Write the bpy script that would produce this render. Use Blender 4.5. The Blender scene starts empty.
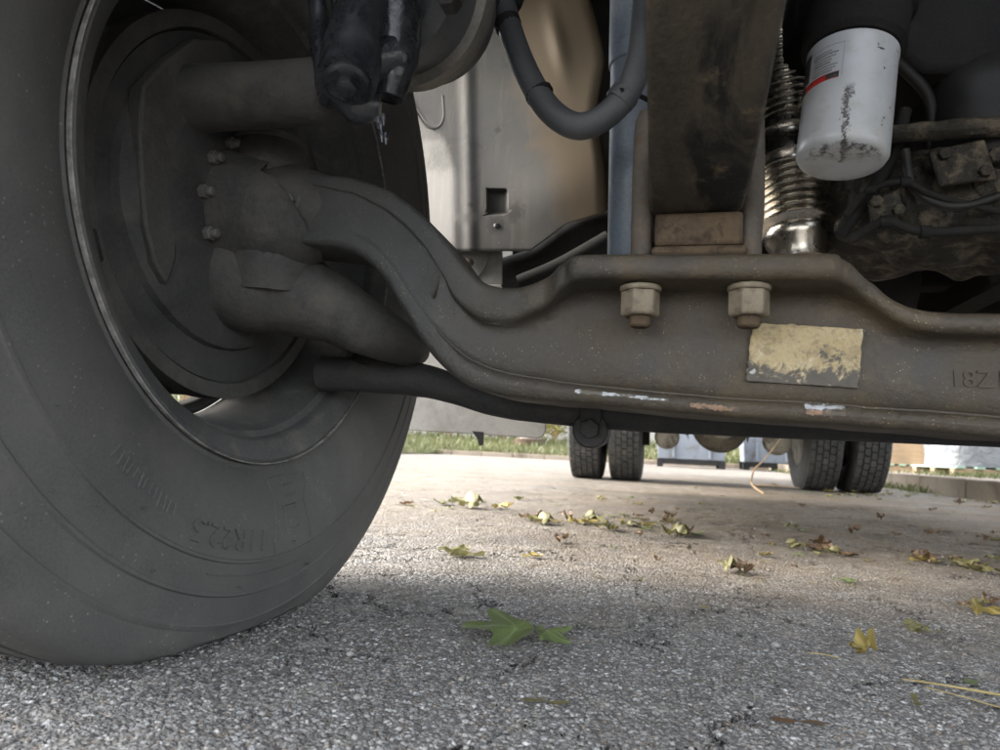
import bpy, bmesh, math, random
import numpy as np
from mathutils import Vector, Matrix, noise as mnoise
R = math.radians
PI = math.pi
rnd = random.Random(7)
scene = bpy.context.scene
col = scene.collection

# ------------------------------------------------------------------ camera
F_PX, YAW, PITCH, ROLL, CAM_H = 694.0, 0.233, 0.1041, 0.0459, 0.2258
cf = Vector((-math.sin(YAW)*math.cos(PITCH), math.cos(YAW)*math.cos(PITCH), math.sin(PITCH)))
cr0 = Vector((math.cos(YAW), math.sin(YAW), 0)); cu0 = cr0.cross(cf)
cr = cr0*math.cos(ROLL) + cu0*math.sin(ROLL); cu = -cr0*math.sin(ROLL) + cu0*math.cos(ROLL)
CO = Vector((0, 0, CAM_H))
cam = bpy.data.cameras.new('camera'); cam_o = bpy.data.objects.new('camera', cam); col.objects.link(cam_o)
M = Matrix((cr, cu, -cf)).transposed().to_4x4(); M.translation = CO; cam_o.matrix_world = M
cam.sensor_fit = 'HORIZONTAL'; cam.sensor_width = 36; cam.lens = F_PX/1000*36
cam.clip_start = 0.02; cam.clip_end = 600
cam.dof.use_dof = True; cam.dof.focus_distance = 0.86; cam.dof.aperture_fstop = 9.0
scene.camera = cam_o

def at(x, y, Y):
    """photo pixel + distance Y along the truck -> point in the place"""
    d = cr*((x-500)/F_PX) - cu*((y-375)/F_PX) + cf
    return CO + d*(Y/d.y)
def gnd(x, y, z=0.0):
    d = cr*((x-500)/F_PX) - cu*((y-375)/F_PX) + cf
    return CO + d*((z-CO.z)/d.z)

# ------------------------------------------------------------------ world, sun, exposure
SUN_EL, SUN_AZ = R(34), R(266)            # azimuth clockwise from +Y: the sun stands off the truck's side
w = bpy.data.worlds.new('World'); scene.world = w; w.use_nodes = True
nt = w.node_tree; bg = nt.nodes['Background']
sky = nt.nodes.new('ShaderNodeTexSky'); sky.sky_type = 'NISHITA'; sky.sun_disc = False
sky.sun_elevation = SUN_EL; sky.sun_rotation = SUN_AZ; sky.dust_density = 2.5; sky.air_density = 1.0; sky.ozone_density = 1.0
hs = nt.nodes.new('ShaderNodeHueSaturation'); hs.inputs['Saturation'].default_value = .28      # a hazy, whitish day
nt.links.new(sky.outputs[0], hs.inputs['Color']); nt.links.new(hs.outputs[0], bg.inputs[0]); bg.inputs[1].default_value = 0.15
sl = bpy.data.lights.new('sun', 'SUN'); sl.energy = .5; sl.angle = R(24); sl.color = (1.0, .88, .70)
so = bpy.data.objects.new('sun', sl); col.objects.link(so); so.location = (-20, 0, 20)
sdir = Vector((math.sin(SUN_AZ)*math.cos(SUN_EL), math.cos(SUN_AZ)*math.cos(SUN_EL), math.sin(SUN_EL)))
so.rotation_euler = sdir.to_track_quat('Z', 'Y').to_euler()
scene.view_settings.view_transform = 'Standard'; scene.view_settings.look = 'None'
scene.view_settings.exposure = 3.4; scene.view_settings.gamma = 1.0; scene.view_settings.use_curve_mapping = False
try:
    scene.cycles.max_bounces = 8; scene.cycles.diffuse_bounces = 5; scene.cycles.sample_clamp_indirect = 6
except Exception: pass

# ------------------------------------------------------------------ materials
MATS = {}
def newmat(name):
    m = bpy.data.materials.new(name); m.use_nodes = True
    n = m.node_tree; b = n.nodes['Principled BSDF']
    MATS[name] = m
    return m, n, b
def N(n, t, **kw):
    x = n.nodes.new(t)
    for k, v in kw.items(): setattr(x, k, v)
    return x
def setin(nd, d):
    for k, v in d.items(): nd.inputs[k].default_value = v
def mixc(n, fac, a, b, mode='MIX'):
    x = N(n, 'ShaderNodeMix', data_type='RGBA', blend_type=mode)
    for s, v in ((0, fac), (6, a), (7, b)):
        if hasattr(v, 'is_linked'): n.links.new(v, x.inputs[s])
        else: x.inputs[s].default_value = (v if not isinstance(v, tuple) else (*v[:3], 1))
    return x.outputs[2]
def ramp(n, src, lo, hi, a=0.0, b=1.0):
    x = N(n, 'ShaderNodeMapRange'); x.inputs[1].default_value = lo; x.inputs[2].default_value = hi
    x.inputs[3].default_value = a; x.inputs[4].default_value = b
    n.links.new(src, x.inputs[0]); return x.outputs[0]
def noise(n, vec, scale, detail=6, rough=.6, dist=0.0):
    x = N(n, 'ShaderNodeTexNoise'); setin(x, {'Scale': scale, 'Detail': detail, 'Roughness': rough, 'Distortion': dist})
    n.links.new(vec, x.inputs['Vector']); return x
def math_(n, op, a, b=None):
    x = N(n, 'ShaderNodeMath', operation=op)
    for i, v in enumerate((a, b)):
        if v is None: continue
        if hasattr(v, 'is_linked'): n.links.new(v, x.inputs[i])
        else: x.inputs[i].default_value = v
    return x.outputs[0]
def surf(name, c1, c2, scale=18, rough=.7, metal=0.0, stain=None, dust=None, bump=.25, bscale=220, bdist=.0012, speck=None,
         rvar=.15, stretch=None, spec=.4, top=None, lump=0.0, neck=None):
    """two-tone worn surface: c1/c2 large patches, stain=(colour, scale, lo, hi), dust=(colour, scale, lo, hi), speck=(colour, scale, thr)"""
    m, n, b = newmat(name)
    tc = N(n, 'ShaderNodeTexCoord'); vec = tc.outputs['Object']
    if stretch:
        mp = N(n, 'ShaderNodeMapping'); mp.inputs['Scale'].default_value = stretch; n.links.new(vec, mp.inputs[0]); vec2 = mp.outputs[0]
    else: vec2 = vec
    n1 = noise(n, vec2, scale, 8, .62, .3)
    c = mixc(n, ramp(n, n1.outputs[0], .36, .64), c1, c2)
    fine = noise(n, vec, bscale, 4, .7)
    c = mixc(n, ramp(n, fine.outputs[0], .3, .75, 0, .35), c, tuple(min(1, x*1.9) for x in c2))
    if stain:
        s = noise(n, vec2, stain[1], 7, .65, .6); c = mixc(n, ramp(n, s.outputs[0], stain[2], stain[3]), c, stain[0])
    if dust:
        s = noise(n, vec, dust[1], 9, .7, .2); c = mixc(n, ramp(n, s.outputs[0], dust[2], dust[3], 0, .8), c, dust[0])
    if neck:      # dark, dust-free metal towards both ends of the part
        sx = N(n, 'ShaderNodeSeparateXYZ'); n.links.new(vec, sx.inputs[0])
        k = ramp(n, math_(n, 'ADD', math_(n, 'ABSOLUTE', sx.outputs[0]), ramp(n, n1.outputs[0], .2, .8, -.08, .08)), neck[1], neck[2]); c = mixc(n, k, c, mixc(n, ramp(n, n1.outputs[0], .35, .65), neck[0], tuple(x*1.5 for x in neck[0])))
    if top:
        g = N(n, 'ShaderNodeNewGeometry'); sx = N(n, 'ShaderNodeSeparateXYZ'); n.links.new(g.outputs['Normal'], sx.inputs[0])
        k = math_(n, 'MULTIPLY', ramp(n, sx.outputs[2], .1, .9), ramp(n, n1.outputs[0], .3, .6, .35, .95)); c = mixc(n, k, c, top)
    if speck:
        v = N(n, 'ShaderNodeTexVoronoi'); v.inputs['Scale'].default_value = speck[1]; n.links.new(vec, v.inputs['Vector'])
        s2 = noise(n, vec, speck[1]*.13, 3)
        k = math_(n, 'MULTIPLY', ramp(n, v.outputs['Distance'], speck[2]*.6, speck[2], 1, 0), ramp(n, s2.outputs[0], .5, .62))
        c = mixc(n, k, c, speck[0])
    n.links.new(c, b.inputs['Base Color'])
    n.links.new(ramp(n, n1.outputs[0], .3, .7, max(.05, rough-rvar), min(1, rough+rvar)), b.inputs['Roughness'])
    b.inputs['Metallic'].default_value = metal; b.inputs['Specular IOR Level'].default_value = spec
    bp = N(n, 'ShaderNodeBump'); bp.inputs['Strength'].default_value = bump; bp.inputs['Distance'].default_value = bdist
    h = fine.outputs[0]
    if lump:
        l2 = noise(n, vec, 45, 5, .6); h = math_(n, 'ADD', h, math_(n, 'MULTIPLY', l2.outputs[0], lump))
    n.links.new(h, bp.inputs['Height']); n.links.new(bp.outputs[0], b.inputs['Normal'])
    return m

surf('rubber', (.036,.0355,.035), (.062,.06,.057), 7, .75, dust=((.115,.11,.10), 5, .5, .85), bump=.25, bscale=420, bdist=.0007, spec=.35, speck=((.17,.16,.14), 150, .16))  # dusty rubber, its tone also lifted to imitate a pale haze
surf('rubber_far', (.026,.026,.026), (.045,.043,.04), 9, .85, dust=((.1,.09,.076), 8, .47, .8), bump=.1, spec=.25)
surf('rim_steel', (.04,.04,.041), (.062,.061,.059), 9, .8, spec=.2, dust=((.13,.12,.10), 22, .5, .75), bump=.2)
surf('rim_edge', (.26,.25,.235), (.09,.087,.082), 70, .8, bump=.2, spec=.2)
surf('iron', (.025,.025,.025), (.046,.044,.040), 16, .75, dust=((.085,.078,.064), 9, .5, .78), stain=((.022,.022,.021), 6, .55, .72), bump=.7, bscale=150, bdist=.002, lump=1.3, spec=.3)
surf('iron_dark', (.02,.02,.021), (.038,.037,.036), 16, .7, dust=((.07,.065,.056), 20, .52, .8), bump=.6, bscale=200, bdist=.0015, lump=1.5, spec=.25)
surf('beam_iron', (.022,.0175,.012), (.042,.032,.020), 7, .62, stain=((.026,.023,.02), 5, .48, .68), dust=((.092,.066,.034), 10, .52, .8),
     bump=.8, bscale=170, bdist=.0018, speck=((.22,.18,.11), 300, .2), lump=.9, neck=((.027,.027,.026), .52, .72))
surf('grease', (.008,.009,.011), (.026,.028,.032), 22, .30, stain=((.06,.063,.07), 30, .55, .72), bump=.35, bscale=60, bdist=.003, spec=.55, rvar=.15, lump=.8)
surf('nut_steel', (.15,.127,.092), (.105,.086,.06), 60, .7, metal=.1, stain=((.06,.046,.032), 50, .5, .66), bump=.4, spec=.3)
surf('bolt_dull', (.085,.082,.074), (.06,.058,.053), 60, .7, bump=.3)
surf('rust', (.042,.030,.020), (.066,.047,.030), 45, .9, stain=((.028,.02,.015), 60, .5, .65), bump=.5, spec=.15)
surf('bolt_rust', (.04,.037,.033), (.066,.055,.044), 30, .8, stain=((.07,.047,.03), 40, .54, .68), bump=.4, spec=.2)
surf('spring_steel', (.018,.016,.013), (.048,.040,.029), 15, .7, stain=((.010,.009,.008), 12, .5, .6), dust=((.13,.10,.06), 26, .57, .74), bump=.5, stretch=(1, .5, 1), lump=.8, spec=.25)
surf('spring_edge', (.3,.27,.22), (.2,.17,.13), 40, .6, metal=.2, bump=.3)
surf('shock_paint', (.085,.105,.13), (.125,.145,.17), 9, .5, stain=((.05,.058,.07), 14, .56, .7), bump=.12)
surf('hose_rubber', (.04,.042,.045), (.065,.067,.07), 14, .55, bump=.15, bscale=350)
surf('black', (.008,.008,.008), (.02,.019,.018), 10, .8, dust=((.045,.04,.033), 16, .55, .8), bump=.3, spec=.15)
surf('black_gloss', (.008,.008,.008), (.02,.019,.018), 10, .5, dust=((.05,.045,.037), 16, .55, .8), bump=.2, lump=.5, spec=.25)
surf('oily_cast', (.010,.009,.008), (.032,.028,.022), 22, .7, dust=((.2,.165,.115), 26, .5, .7), bump=.9, bscale=110, bdist=.004, lump=2.0, spec=.25)
surf('paint_dark', (.03,.032,.036), (.045,.047,.05), 5, .35, bump=.05)
surf('paint_white', (.72,.71,.68), (.62,.60,.56), 3, .4, dust=((.4,.36,.3), 4, .55, .8), bump=.05)
surf('paint_blue', (.06,.12,.26), (.07,.14,.29), 3, .35, bump=.05)
surf('chamber_paint', (.055,.058,.062), (.085,.087,.09), 14, .5, stain=((.03,.03,.032), 16, .55, .7), bump=.3)
surf('band_steel', (.12,.115,.105), (.17,.16,.14), 30, .55, metal=.3, bump=.3)
surf('bellows_steel', (.58,.55,.49), (.46,.42,.36), 30, .26, metal=1.0, stain=((.28,.21,.14), 22, .58, .75), bump=.05, rvar=.08)
surf('far_beige', (.17,.15,.115), (.12,.105,.08), 12, .8, stain=((.055,.046,.036), 9, .5, .64), bump=.3)
surf('plastic_flap', (.2,.19,.17), (.165,.158,.145), 5, .7, dust=((.12,.11,.093), 9, .5, .7), bump=.15)
surf('zinc', (.25,.245,.23), (.18,.175,.16), 26, .5, metal=.4, bump=.2)
surf('skip_paint', (.135,.15,.17), (.115,.127,.145), 4, .6, stain=((.09,.083,.072), 4, .56, .7), bump=.1, spec=.25)
surf('concrete', (.21,.175,.135), (.165,.138,.107), 3, .95, stain=((.11,.088,.066), 2.5, .52, .68), bump=.5, bscale=60, bdist=.004, spec=.2)
surf('verge_soil', (.085,.07,.045), (.06,.05,.03), 3, .95, stain=((.075,.08,.03), 1.5, .45, .6), bump=.6, bscale=40, bdist=.01, spec=.1)
surf('pillar_paint', (.2,.195,.185), (.165,.16,.155), 4, .7, stain=((.17,.105,.06), 3, .5, .62), bump=.2)
surf('fence_paint', (.33,.33,.315), (.26,.26,.245), 5, .7, stain=((.15,.14,.11), 6, .55, .7), bump=.1)
surf('scuff_paint', (.34,.36,.38), (.2,.2,.2), 90, .6, stain=((.07,.06,.045), 80, .48, .56), bump=.2)
surf('scuff_rust', (.2,.115,.07), (.13,.085,.055), 90, .7, stain=((.06,.05,.038), 80, .48, .56), bump=.2)
surf('plaster', (.2,.195,.175), (.165,.16,.145), 1.2, .9, stain=((.12,.11,.09), 1.0, .52, .7), bump=.2)
surf('wood', (.24,.175,.11), (.19,.135,.08), 6, .8, stretch=(1, 1, 8), bump=.3)
surf('green_timber', (.16,.26,.2), (.2,.3,.23), 6, .8, bump=.2)
surf('bark', (.17,.12,.075), (.23,.165,.1), 20, .9, bump=.5)
surf('twig', (.16,.11,.065), (.22,.155,.09), 40, .85, bump=.3)
surf('straw', (.27,.22,.10), (.22,.175,.07), 60, .7, bump=.2)
surf('stone', (.26,.255,.245), (.17,.168,.162), 90, .9, stain=((.3,.25,.19), 40, .55, .65), bump=.5, spec=.15)
surf('label_black', (.03,.03,.03), (.06,.055,.05), 300, .5, bump=0, stain=((.45,.43,.4), 500, .6, .7))
surf('label_grey', (.12,.12,.12), (.3,.3,.3), 400, .5, bump=0)
surf('label_red', (.55,.04,.03), (.45,.03,.025), 60, .45, bump=0)
surf('label_paper', (.68,.68,.66), (.6,.6,.58), 60, .5, bump=0)

def filter_mat():
    m, n, b = newmat('filter_paint')
    tc = N(n, 'ShaderNodeTexCoord'); o = tc.outputs['Object']
    n1 = noise(n, o, 12, 6); c = mixc(n, ramp(n, n1.outputs[0], .35, .65), (.5,.52,.545), (.44,.455,.47))
    # oily drip and scuffs with their own shapes
    sx = N(n, 'ShaderNodeSeparateXYZ'); n.links.new(o, sx.inputs[0])
    wob = noise(n, o, 120, 6, .75); wob2 = noise(n, o, 60, 5, .7)
    def band(src, lo, hi, soft):
        return math_(n, 'MULTIPLY', ramp(n, src, lo-soft, lo+soft), ramp(n, src, hi-soft, hi+soft, 1, 0))
    xs = math_(n, 'ADD', sx.outputs[0], ramp(n, wob.outputs[0], .2, .8, -.009, .009))
    drip = math_(n, 'MULTIPLY', band(xs, -.002, .003, .0016), band(sx.outputs[2], -.01, .073, .004))
    drip = math_(n, 'MULTIPLY', drip, ramp(n, sx.outputs[1], 0, -.002))
    pool = math_(n, 'MULTIPLY', ramp(n, math_(n, 'ADD', sx.outputs[2], ramp(n, wob2.outputs[0], .25, .75, -.004, .004)), .0015, .0025, 1, 0),
                 math_(n, 'MULTIPLY', ramp(n, wob2.outputs[0], .46, .56), ramp(n, sx.outputs[1], -.005, -.028)))
    sc = noise(n, o, 75, 4, .55, .5); scuff = math_(n, 'MULTIPLY', ramp(n, sc.outputs[0], .655, .675), ramp(n, sx.outputs[0], .018, .03))
    dirt = noise(n, o, 35, 8, .7)
    k = math_(n, 'MAXIMUM', math_(n, 'MAXIMUM', drip, pool), scuff)
    c = mixc(n, ramp(n, dirt.outputs[0], .5, .75, 0, .5), c, (.3,.265,.21))
    c = mixc(n, math_(n, 'MULTIPLY', k, .92), c, (.035,.03,.026))
    n.links.new(c, b.inputs['Base Color']); b.inputs['Roughness'].default_value = .3
filter_mat()

def panel_mat():
    m, n, b = newmat('panel_plastic')
    tc = N(n, 'ShaderNodeTexCoord'); o = tc.outputs['Object']
    n1 = noise(n, o, 4, 6); c = mixc(n, ramp(n, n1.outputs[0], .35, .65), (.095,.091,.085), (.074,.071,.067))
    mp = N(n, 'ShaderNodeMapping'); mp.inputs['Scale'].default_value = (60, 60, 7); n.links.new(o, mp.inputs[0])
    st = noise(n, mp.outputs[0], 1, 5, .6, .4); c = mixc(n, ramp(n, st.outputs[0], .52, .7, 0, .6), c, (.13,.12,.10))
    sp = noise(n, o, 130, 3, .8); c = mixc(n, ramp(n, sp.outputs[0], .66, .72, 0, .8), c, (.2,.185,.155))
    gr = noise(n, o, 9, 7, .7, .7); c = mixc(n, ramp(n, gr.outputs[0], .54, .68, 0, .6), c, (.05,.047,.043))
    # the tan, dried-mud area high on the inner edge
    sx = N(n, 'ShaderNodeSeparateXYZ'); n.links.new(o, sx.inputs[0])
    n2 = noise(n, o, 7, 6, .6, .5)
    mud = ramp(n, math_(n, 'ADD', math_(n, 'ADD', sx.outputs[0], math_(n, 'MULTIPLY', sx.outputs[2], .35)), ramp(n, n2.outputs[0], .2, .8, -.06, .06)), .12, .18)
    c = mixc(n, math_(n, 'MULTIPLY', mud, .75), c, (.165,.122,.075))
    # grease splats
    def splat(px, py, rad):
        p = at(px, py, 1.35) - PANEL_O
        v = N(n, 'ShaderNodeVectorMath', operation='DISTANCE'); n.links.new(o, v.inputs[0]); v.inputs[1].default_value = p
        return ramp(n, math_(n, 'ADD', v.outputs[1], ramp(n, sp.outputs[0], .2, .8, -rad*.55, rad*.55)), rad*.5, rad*1.1, .85, 0)
    k = None
    for a in ((428,152,.05), (437,160,.03), (515,213,.024), (497,224,.022), (498,130,.008), (470,205,.007)):
        s = splat(*a); k = s if k is None else math_(n, 'MAXIMUM', k, s)
    c = mixc(n, k, c, (.045,.042,.038))
    n.links.new(c, b.inputs['Base Color']); b.inputs['Roughness'].default_value = .72; b.inputs['Specular IOR Level'].default_value = .25
    bp = N(n, 'ShaderNodeBump'); bp.inputs['Strength'].default_value = .2; bp.inputs['Distance'].default_value = .002
    n.links.new(n2.outputs[0], bp.inputs['Height']); n.links.new(bp.outputs[0], b.inputs['Normal'])
PANEL_O = at(500, 240, 1.35)
panel_mat()

def asphalt():
    m, n, b = newmat('asphalt')
    tc = N(n, 'ShaderNodeTexCoord'); o = tc.outputs['Object']
    wn = noise(n, o, 90, 3, .6)
    wv = N(n, 'ShaderNodeVectorMath', operation='MULTIPLY_ADD'); n.links.new(wn.outputs[1], wv.inputs[0]); wv.inputs[1].default_value = (.006,.006,.006); n.links.new(o, wv.inputs[2])
    def voro(scale, feat='F1', src=None):
        v = N(n, 'ShaderNodeTexVoronoi'); v.feature = feat; v.inputs['Scale'].default_value = scale; n.links.new(src or wv.outputs[0], v.inputs['Vector']); return v
    v1 = voro(175); e1 = voro(175, 'DISTANCE_TO_EDGE'); v2 = voro(380)
    s1 = N(n, 'ShaderNodeSeparateColor'); n.links.new(v1.outputs['Color'], s1.inputs[0])
    s2 = N(n, 'ShaderNodeSeparateColor'); n.links.new(v2.outputs['Color'], s2.inputs[0])
    big = noise(n, o, 1.1, 5); mid = noise(n, o, 7, 6, .65)
    c = mixc(n, s1.outputs[0], (.155,.149,.14), (.385,.372,.352))
    c = mixc(n, ramp(n, s1.outputs[1], .82, .9), c, (.48,.475,.46))        # pale stones
    c = mixc(n, ramp(n, s1.outputs[2], .86, .92, 0, .6), c, (.33,.26,.19))  # tan stones
    c = mixc(n, ramp(n, s2.outputs[0], .35, .8, .45, 0), c, (.075,.075,.078))
    gap = ramp(n, e1.outputs['Distance'], .03, .16, 1, 0)
    c = mixc(n, math_(n, 'MULTIPLY', gap, .7), c, (.055,.055,.057))
    c = mixc(n, ramp(n, mid.outputs[0], .45, .75, 0, .35), c, (.07,.069,.068))
    # brown leaf-mould and dirt under the truck, deepened to paint in its shade
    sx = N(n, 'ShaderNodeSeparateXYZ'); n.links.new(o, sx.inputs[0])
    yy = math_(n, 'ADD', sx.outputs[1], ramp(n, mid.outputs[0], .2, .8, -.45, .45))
    soil_shade = math_(n, 'MULTIPLY', ramp(n, yy, 1.0, 1.7), ramp(n, yy, 4.5, 9.0, 1, .25))
    soil_shade = math_(n, 'MULTIPLY', soil_shade, ramp(n, math_(n, 'ADD', sx.outputs[0], math_(n, 'MULTIPLY', sx.outputs[1], .05)), -.5, .6, .5, 1))
    soil_shade = math_(n, 'MULTIPLY', soil_shade, ramp(n, big.outputs[0], .35, .6, .35, 1))
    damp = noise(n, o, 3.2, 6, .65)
    c = mixc(n, math_(n, 'MULTIPLY', soil_shade, ramp(n, damp.outputs[0], .35, .6, .6, .88)), c, mixc(n, ramp(n, damp.outputs[0], .46, .64), (.125,.082,.043), (.055,.038,.022)))
    sand = math_(n, 'MULTIPLY', ramp(n, yy, .9, 2.2), ramp(n, mid.outputs[0], .3, .65, .2, .5)); c = mixc(n, sand, c, (.13,.104,.07))
    pt = noise(n, o, 2.3, 4, .55, .4); c = mixc(n, ramp(n, pt.outputs[0], .5, .68, 0, .55), c, (.085,.08,.073))
    pt2 = noise(n, o, 14, 4, .6); c = mixc(n, ramp(n, pt2.outputs[0], .56, .7, 0, .5), c, (.30,.285,.255))
    # cracks
    dn = noise(n, o, 9, 6, .65); dv = N(n, 'ShaderNodeVectorMath', operation='MULTIPLY_ADD'); n.links.new(dn.outputs[1], dv.inputs[0]); dv.inputs[1].default_value = (.16,.16,.16); n.links.new(o, dv.inputs[2])
    cr_ = voro(4.6, 'DISTANCE_TO_EDGE', dv.outputs[0]); cm = noise(n, o, 2.6, 3)
    wdt = ramp(n, cm.outputs[0], .38, .62, .0, .016)
    crack = N(n, 'ShaderNodeMapRange'); n.links.new(cr_.outputs['Distance'], crack.inputs[0]); crack.inputs[1].default_value = 0.0; n.links.new(wdt, crack.inputs[2]); crack.inputs[3].default_value = 1; crack.inputs[4].default_value = 0
    ck = math_(n, 'MULTIPLY', crack.outputs[0], ramp(n, cm.outputs[0], .40, .48))
    c = mixc(n, math_(n, 'MULTIPLY', ck, .9), c, (.03,.028,.026))
    n.links.new(c, b.inputs['Base Color'])
    n.links.new(ramp(n, s1.outputs[1], 0, 1, .85, 1.0), b.inputs['Roughness']); b.inputs['Specular IOR Level'].default_value = .12
    # height: stones stand up as domes of uneven height, cracks sink
    dome = math_(n, 'MULTIPLY', ramp(n, v1.outputs['Distance'], .1, .75, 1, 0), ramp(n, s1.outputs[2], 0, 1, .45, 1.0))
    h = math_(n, 'ADD', math_(n, 'MULTIPLY', dome, .0030), math_(n, 'MULTIPLY', ramp(n, v2.outputs['Distance'], .1, .7, 1, 0), .0009))
    h = math_(n, 'ADD', h, math_(n, 'MULTIPLY', mid.outputs[0], .006))
    h = math_(n, 'SUBTRACT', h, math_(n, 'MULTIPLY', ck, .005))
    dp = N(n, 'ShaderNodeDisplacement'); dp.inputs['Midlevel'].default_value = .0055; dp.inputs['Scale'].default_value = 1.0
    n.links.new(h, dp.inputs['Height']); n.links.new(dp.outputs[0], n.nodes['Material Output'].inputs['Displacement'])
    m.displacement_method = 'BOTH'
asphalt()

def leafmat(name, c1, c2, spot, trans=.35):
    m, n, b = newmat(name)
    uv = N(n, 'ShaderNodeAttribute', attribute_name='vein'); tc = N(n, 'ShaderNodeTexCoord'); o = tc.outputs['Object']
    n1 = noise(n, o, 45, 6); c = mixc(n, ramp(n, n1.outputs[0], .38, .62), c1, c2)
    n2 = noise(n, o, 110, 5); c = mixc(n, ramp(n, n2.outputs[0], .58, .7), c, spot)
    c = mixc(n, math_(n, 'MULTIPLY', uv.outputs['Fac'], .6), c, tuple(min(1, x*1.7+.05) for x in c1))
    n.links.new(c, b.inputs['Base Color']); b.inputs['Roughness'].default_value = .55
    t = N(n, 'ShaderNodeBsdfTranslucent'); n.links.new(c, t.inputs[0])
    mx = N(n, 'ShaderNodeMixShader'); mx.inputs[0].default_value = trans
    n.links.new(b.outputs[0], mx.inputs[1]); n.links.new(t.outputs[0], mx.inputs[2]); n.links.new(mx.outputs[0], n.nodes['Material Output'].inputs[0])
    return m
leafmat('leaf_green', (.115,.155,.055), (.15,.185,.075), (.08,.105,.045))
leafmat('leaf_yellow', (.21,.16,.04), (.17,.14,.045), (.09,.055,.022), .25)
leafmat('leaf_lime', (.12,.118,.042), (.15,.13,.052), (.07,.052,.026), .25)
leafmat('leaf_brown', (.13,.078,.04), (.085,.05,.028), (.2,.135,.06), .2)
leafmat('leaf_curled', (.26,.2,.055), (.2,.16,.05), (.05,.035,.02))
leafmat('foliage', (.05,.08,.02), (.085,.115,.03), (.12,.11,.03))
leafmat('foliage_yellow', (.14,.14,.03), (.19,.17,.035), (.08,.1,.025))
leafmat('foliage_red', (.16,.06,.032), (.13,.09,.03), (.1,.1,.035))
leafmat('grass_blade', (.06,.085,.022), (.11,.105,.04), (.14,.12,.06), .3)

def wrap_mat():
    m, n, b = newmat('plastic_wrap')
    tc = N(n, 'ShaderNodeTexCoord'); o = tc.outputs['Object']
    n1 = noise(n, o, 6, 6, .6, 1.2); c = mixc(n, ramp(n, n1.outputs[0], .35, .65), (.16,.17,.18), (.11,.118,.13))
    n.links.new(c, b.inputs['Base Color']); b.inputs['Roughness'].default_value = .25
    bp = N(n, 'ShaderNodeBump'); bp.inputs['Strength'].default_value = .8; bp.inputs['Distance'].default_value = .04
    n.links.new(n1.outputs[0], bp.inputs['Height']); n.links.new(bp.outputs[0], b.inputs['Normal'])
wrap_mat()

def sticker_mat():
    m, n, b = newmat('worn_sticker')
    tc = N(n, 'ShaderNodeTexCoord'); o = tc.outputs['Object']
    sx = N(n, 'ShaderNodeSeparateXYZ'); n.links.new(o, sx.inputs[0])
    n1 = noise(n, o, 26, 9, .72, .8); n2 = noise(n, o, 150, 6, .75)
    z = math_(n, 'ADD', sx.outputs[2], ramp(n, n1.outputs[0], .25, .75, -.03, .052))
    c = mixc(n, ramp(n, n2.outputs[0], .35, .65), (.24,.185,.095), (.36,.29,.16))
    c = mixc(n, ramp(n, n1.outputs[0], .55, .68), c, (.42,.385,.3))
    c = mixc(n, ramp(n, n2.outputs[0], .5, .64, 0, .75), c, (.13,.1,.06))
    n3 = noise(n, o, 70, 6, .7, .6); c = mixc(n, ramp(n, n3.outputs[0], .52, .62, 0, .7), c, (.17,.125,.065))
    c = mixc(n, ramp(n, z, -.004, .006, 1, 0), c, (.06,.052,.042))
    n.links.new(c, b.inputs['Base Color']); b.inputs['Roughness'].default_value = .6
    bp = N(n, 'ShaderNodeBump'); bp.inputs['Strength'].default_value = 1.0; bp.inputs['Distance'].default_value = .004
    n.links.new(n1.outputs[0], bp.inputs['Height']); n.links.new(bp.outputs[0], b.inputs['Normal'])
sticker_mat()

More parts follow.
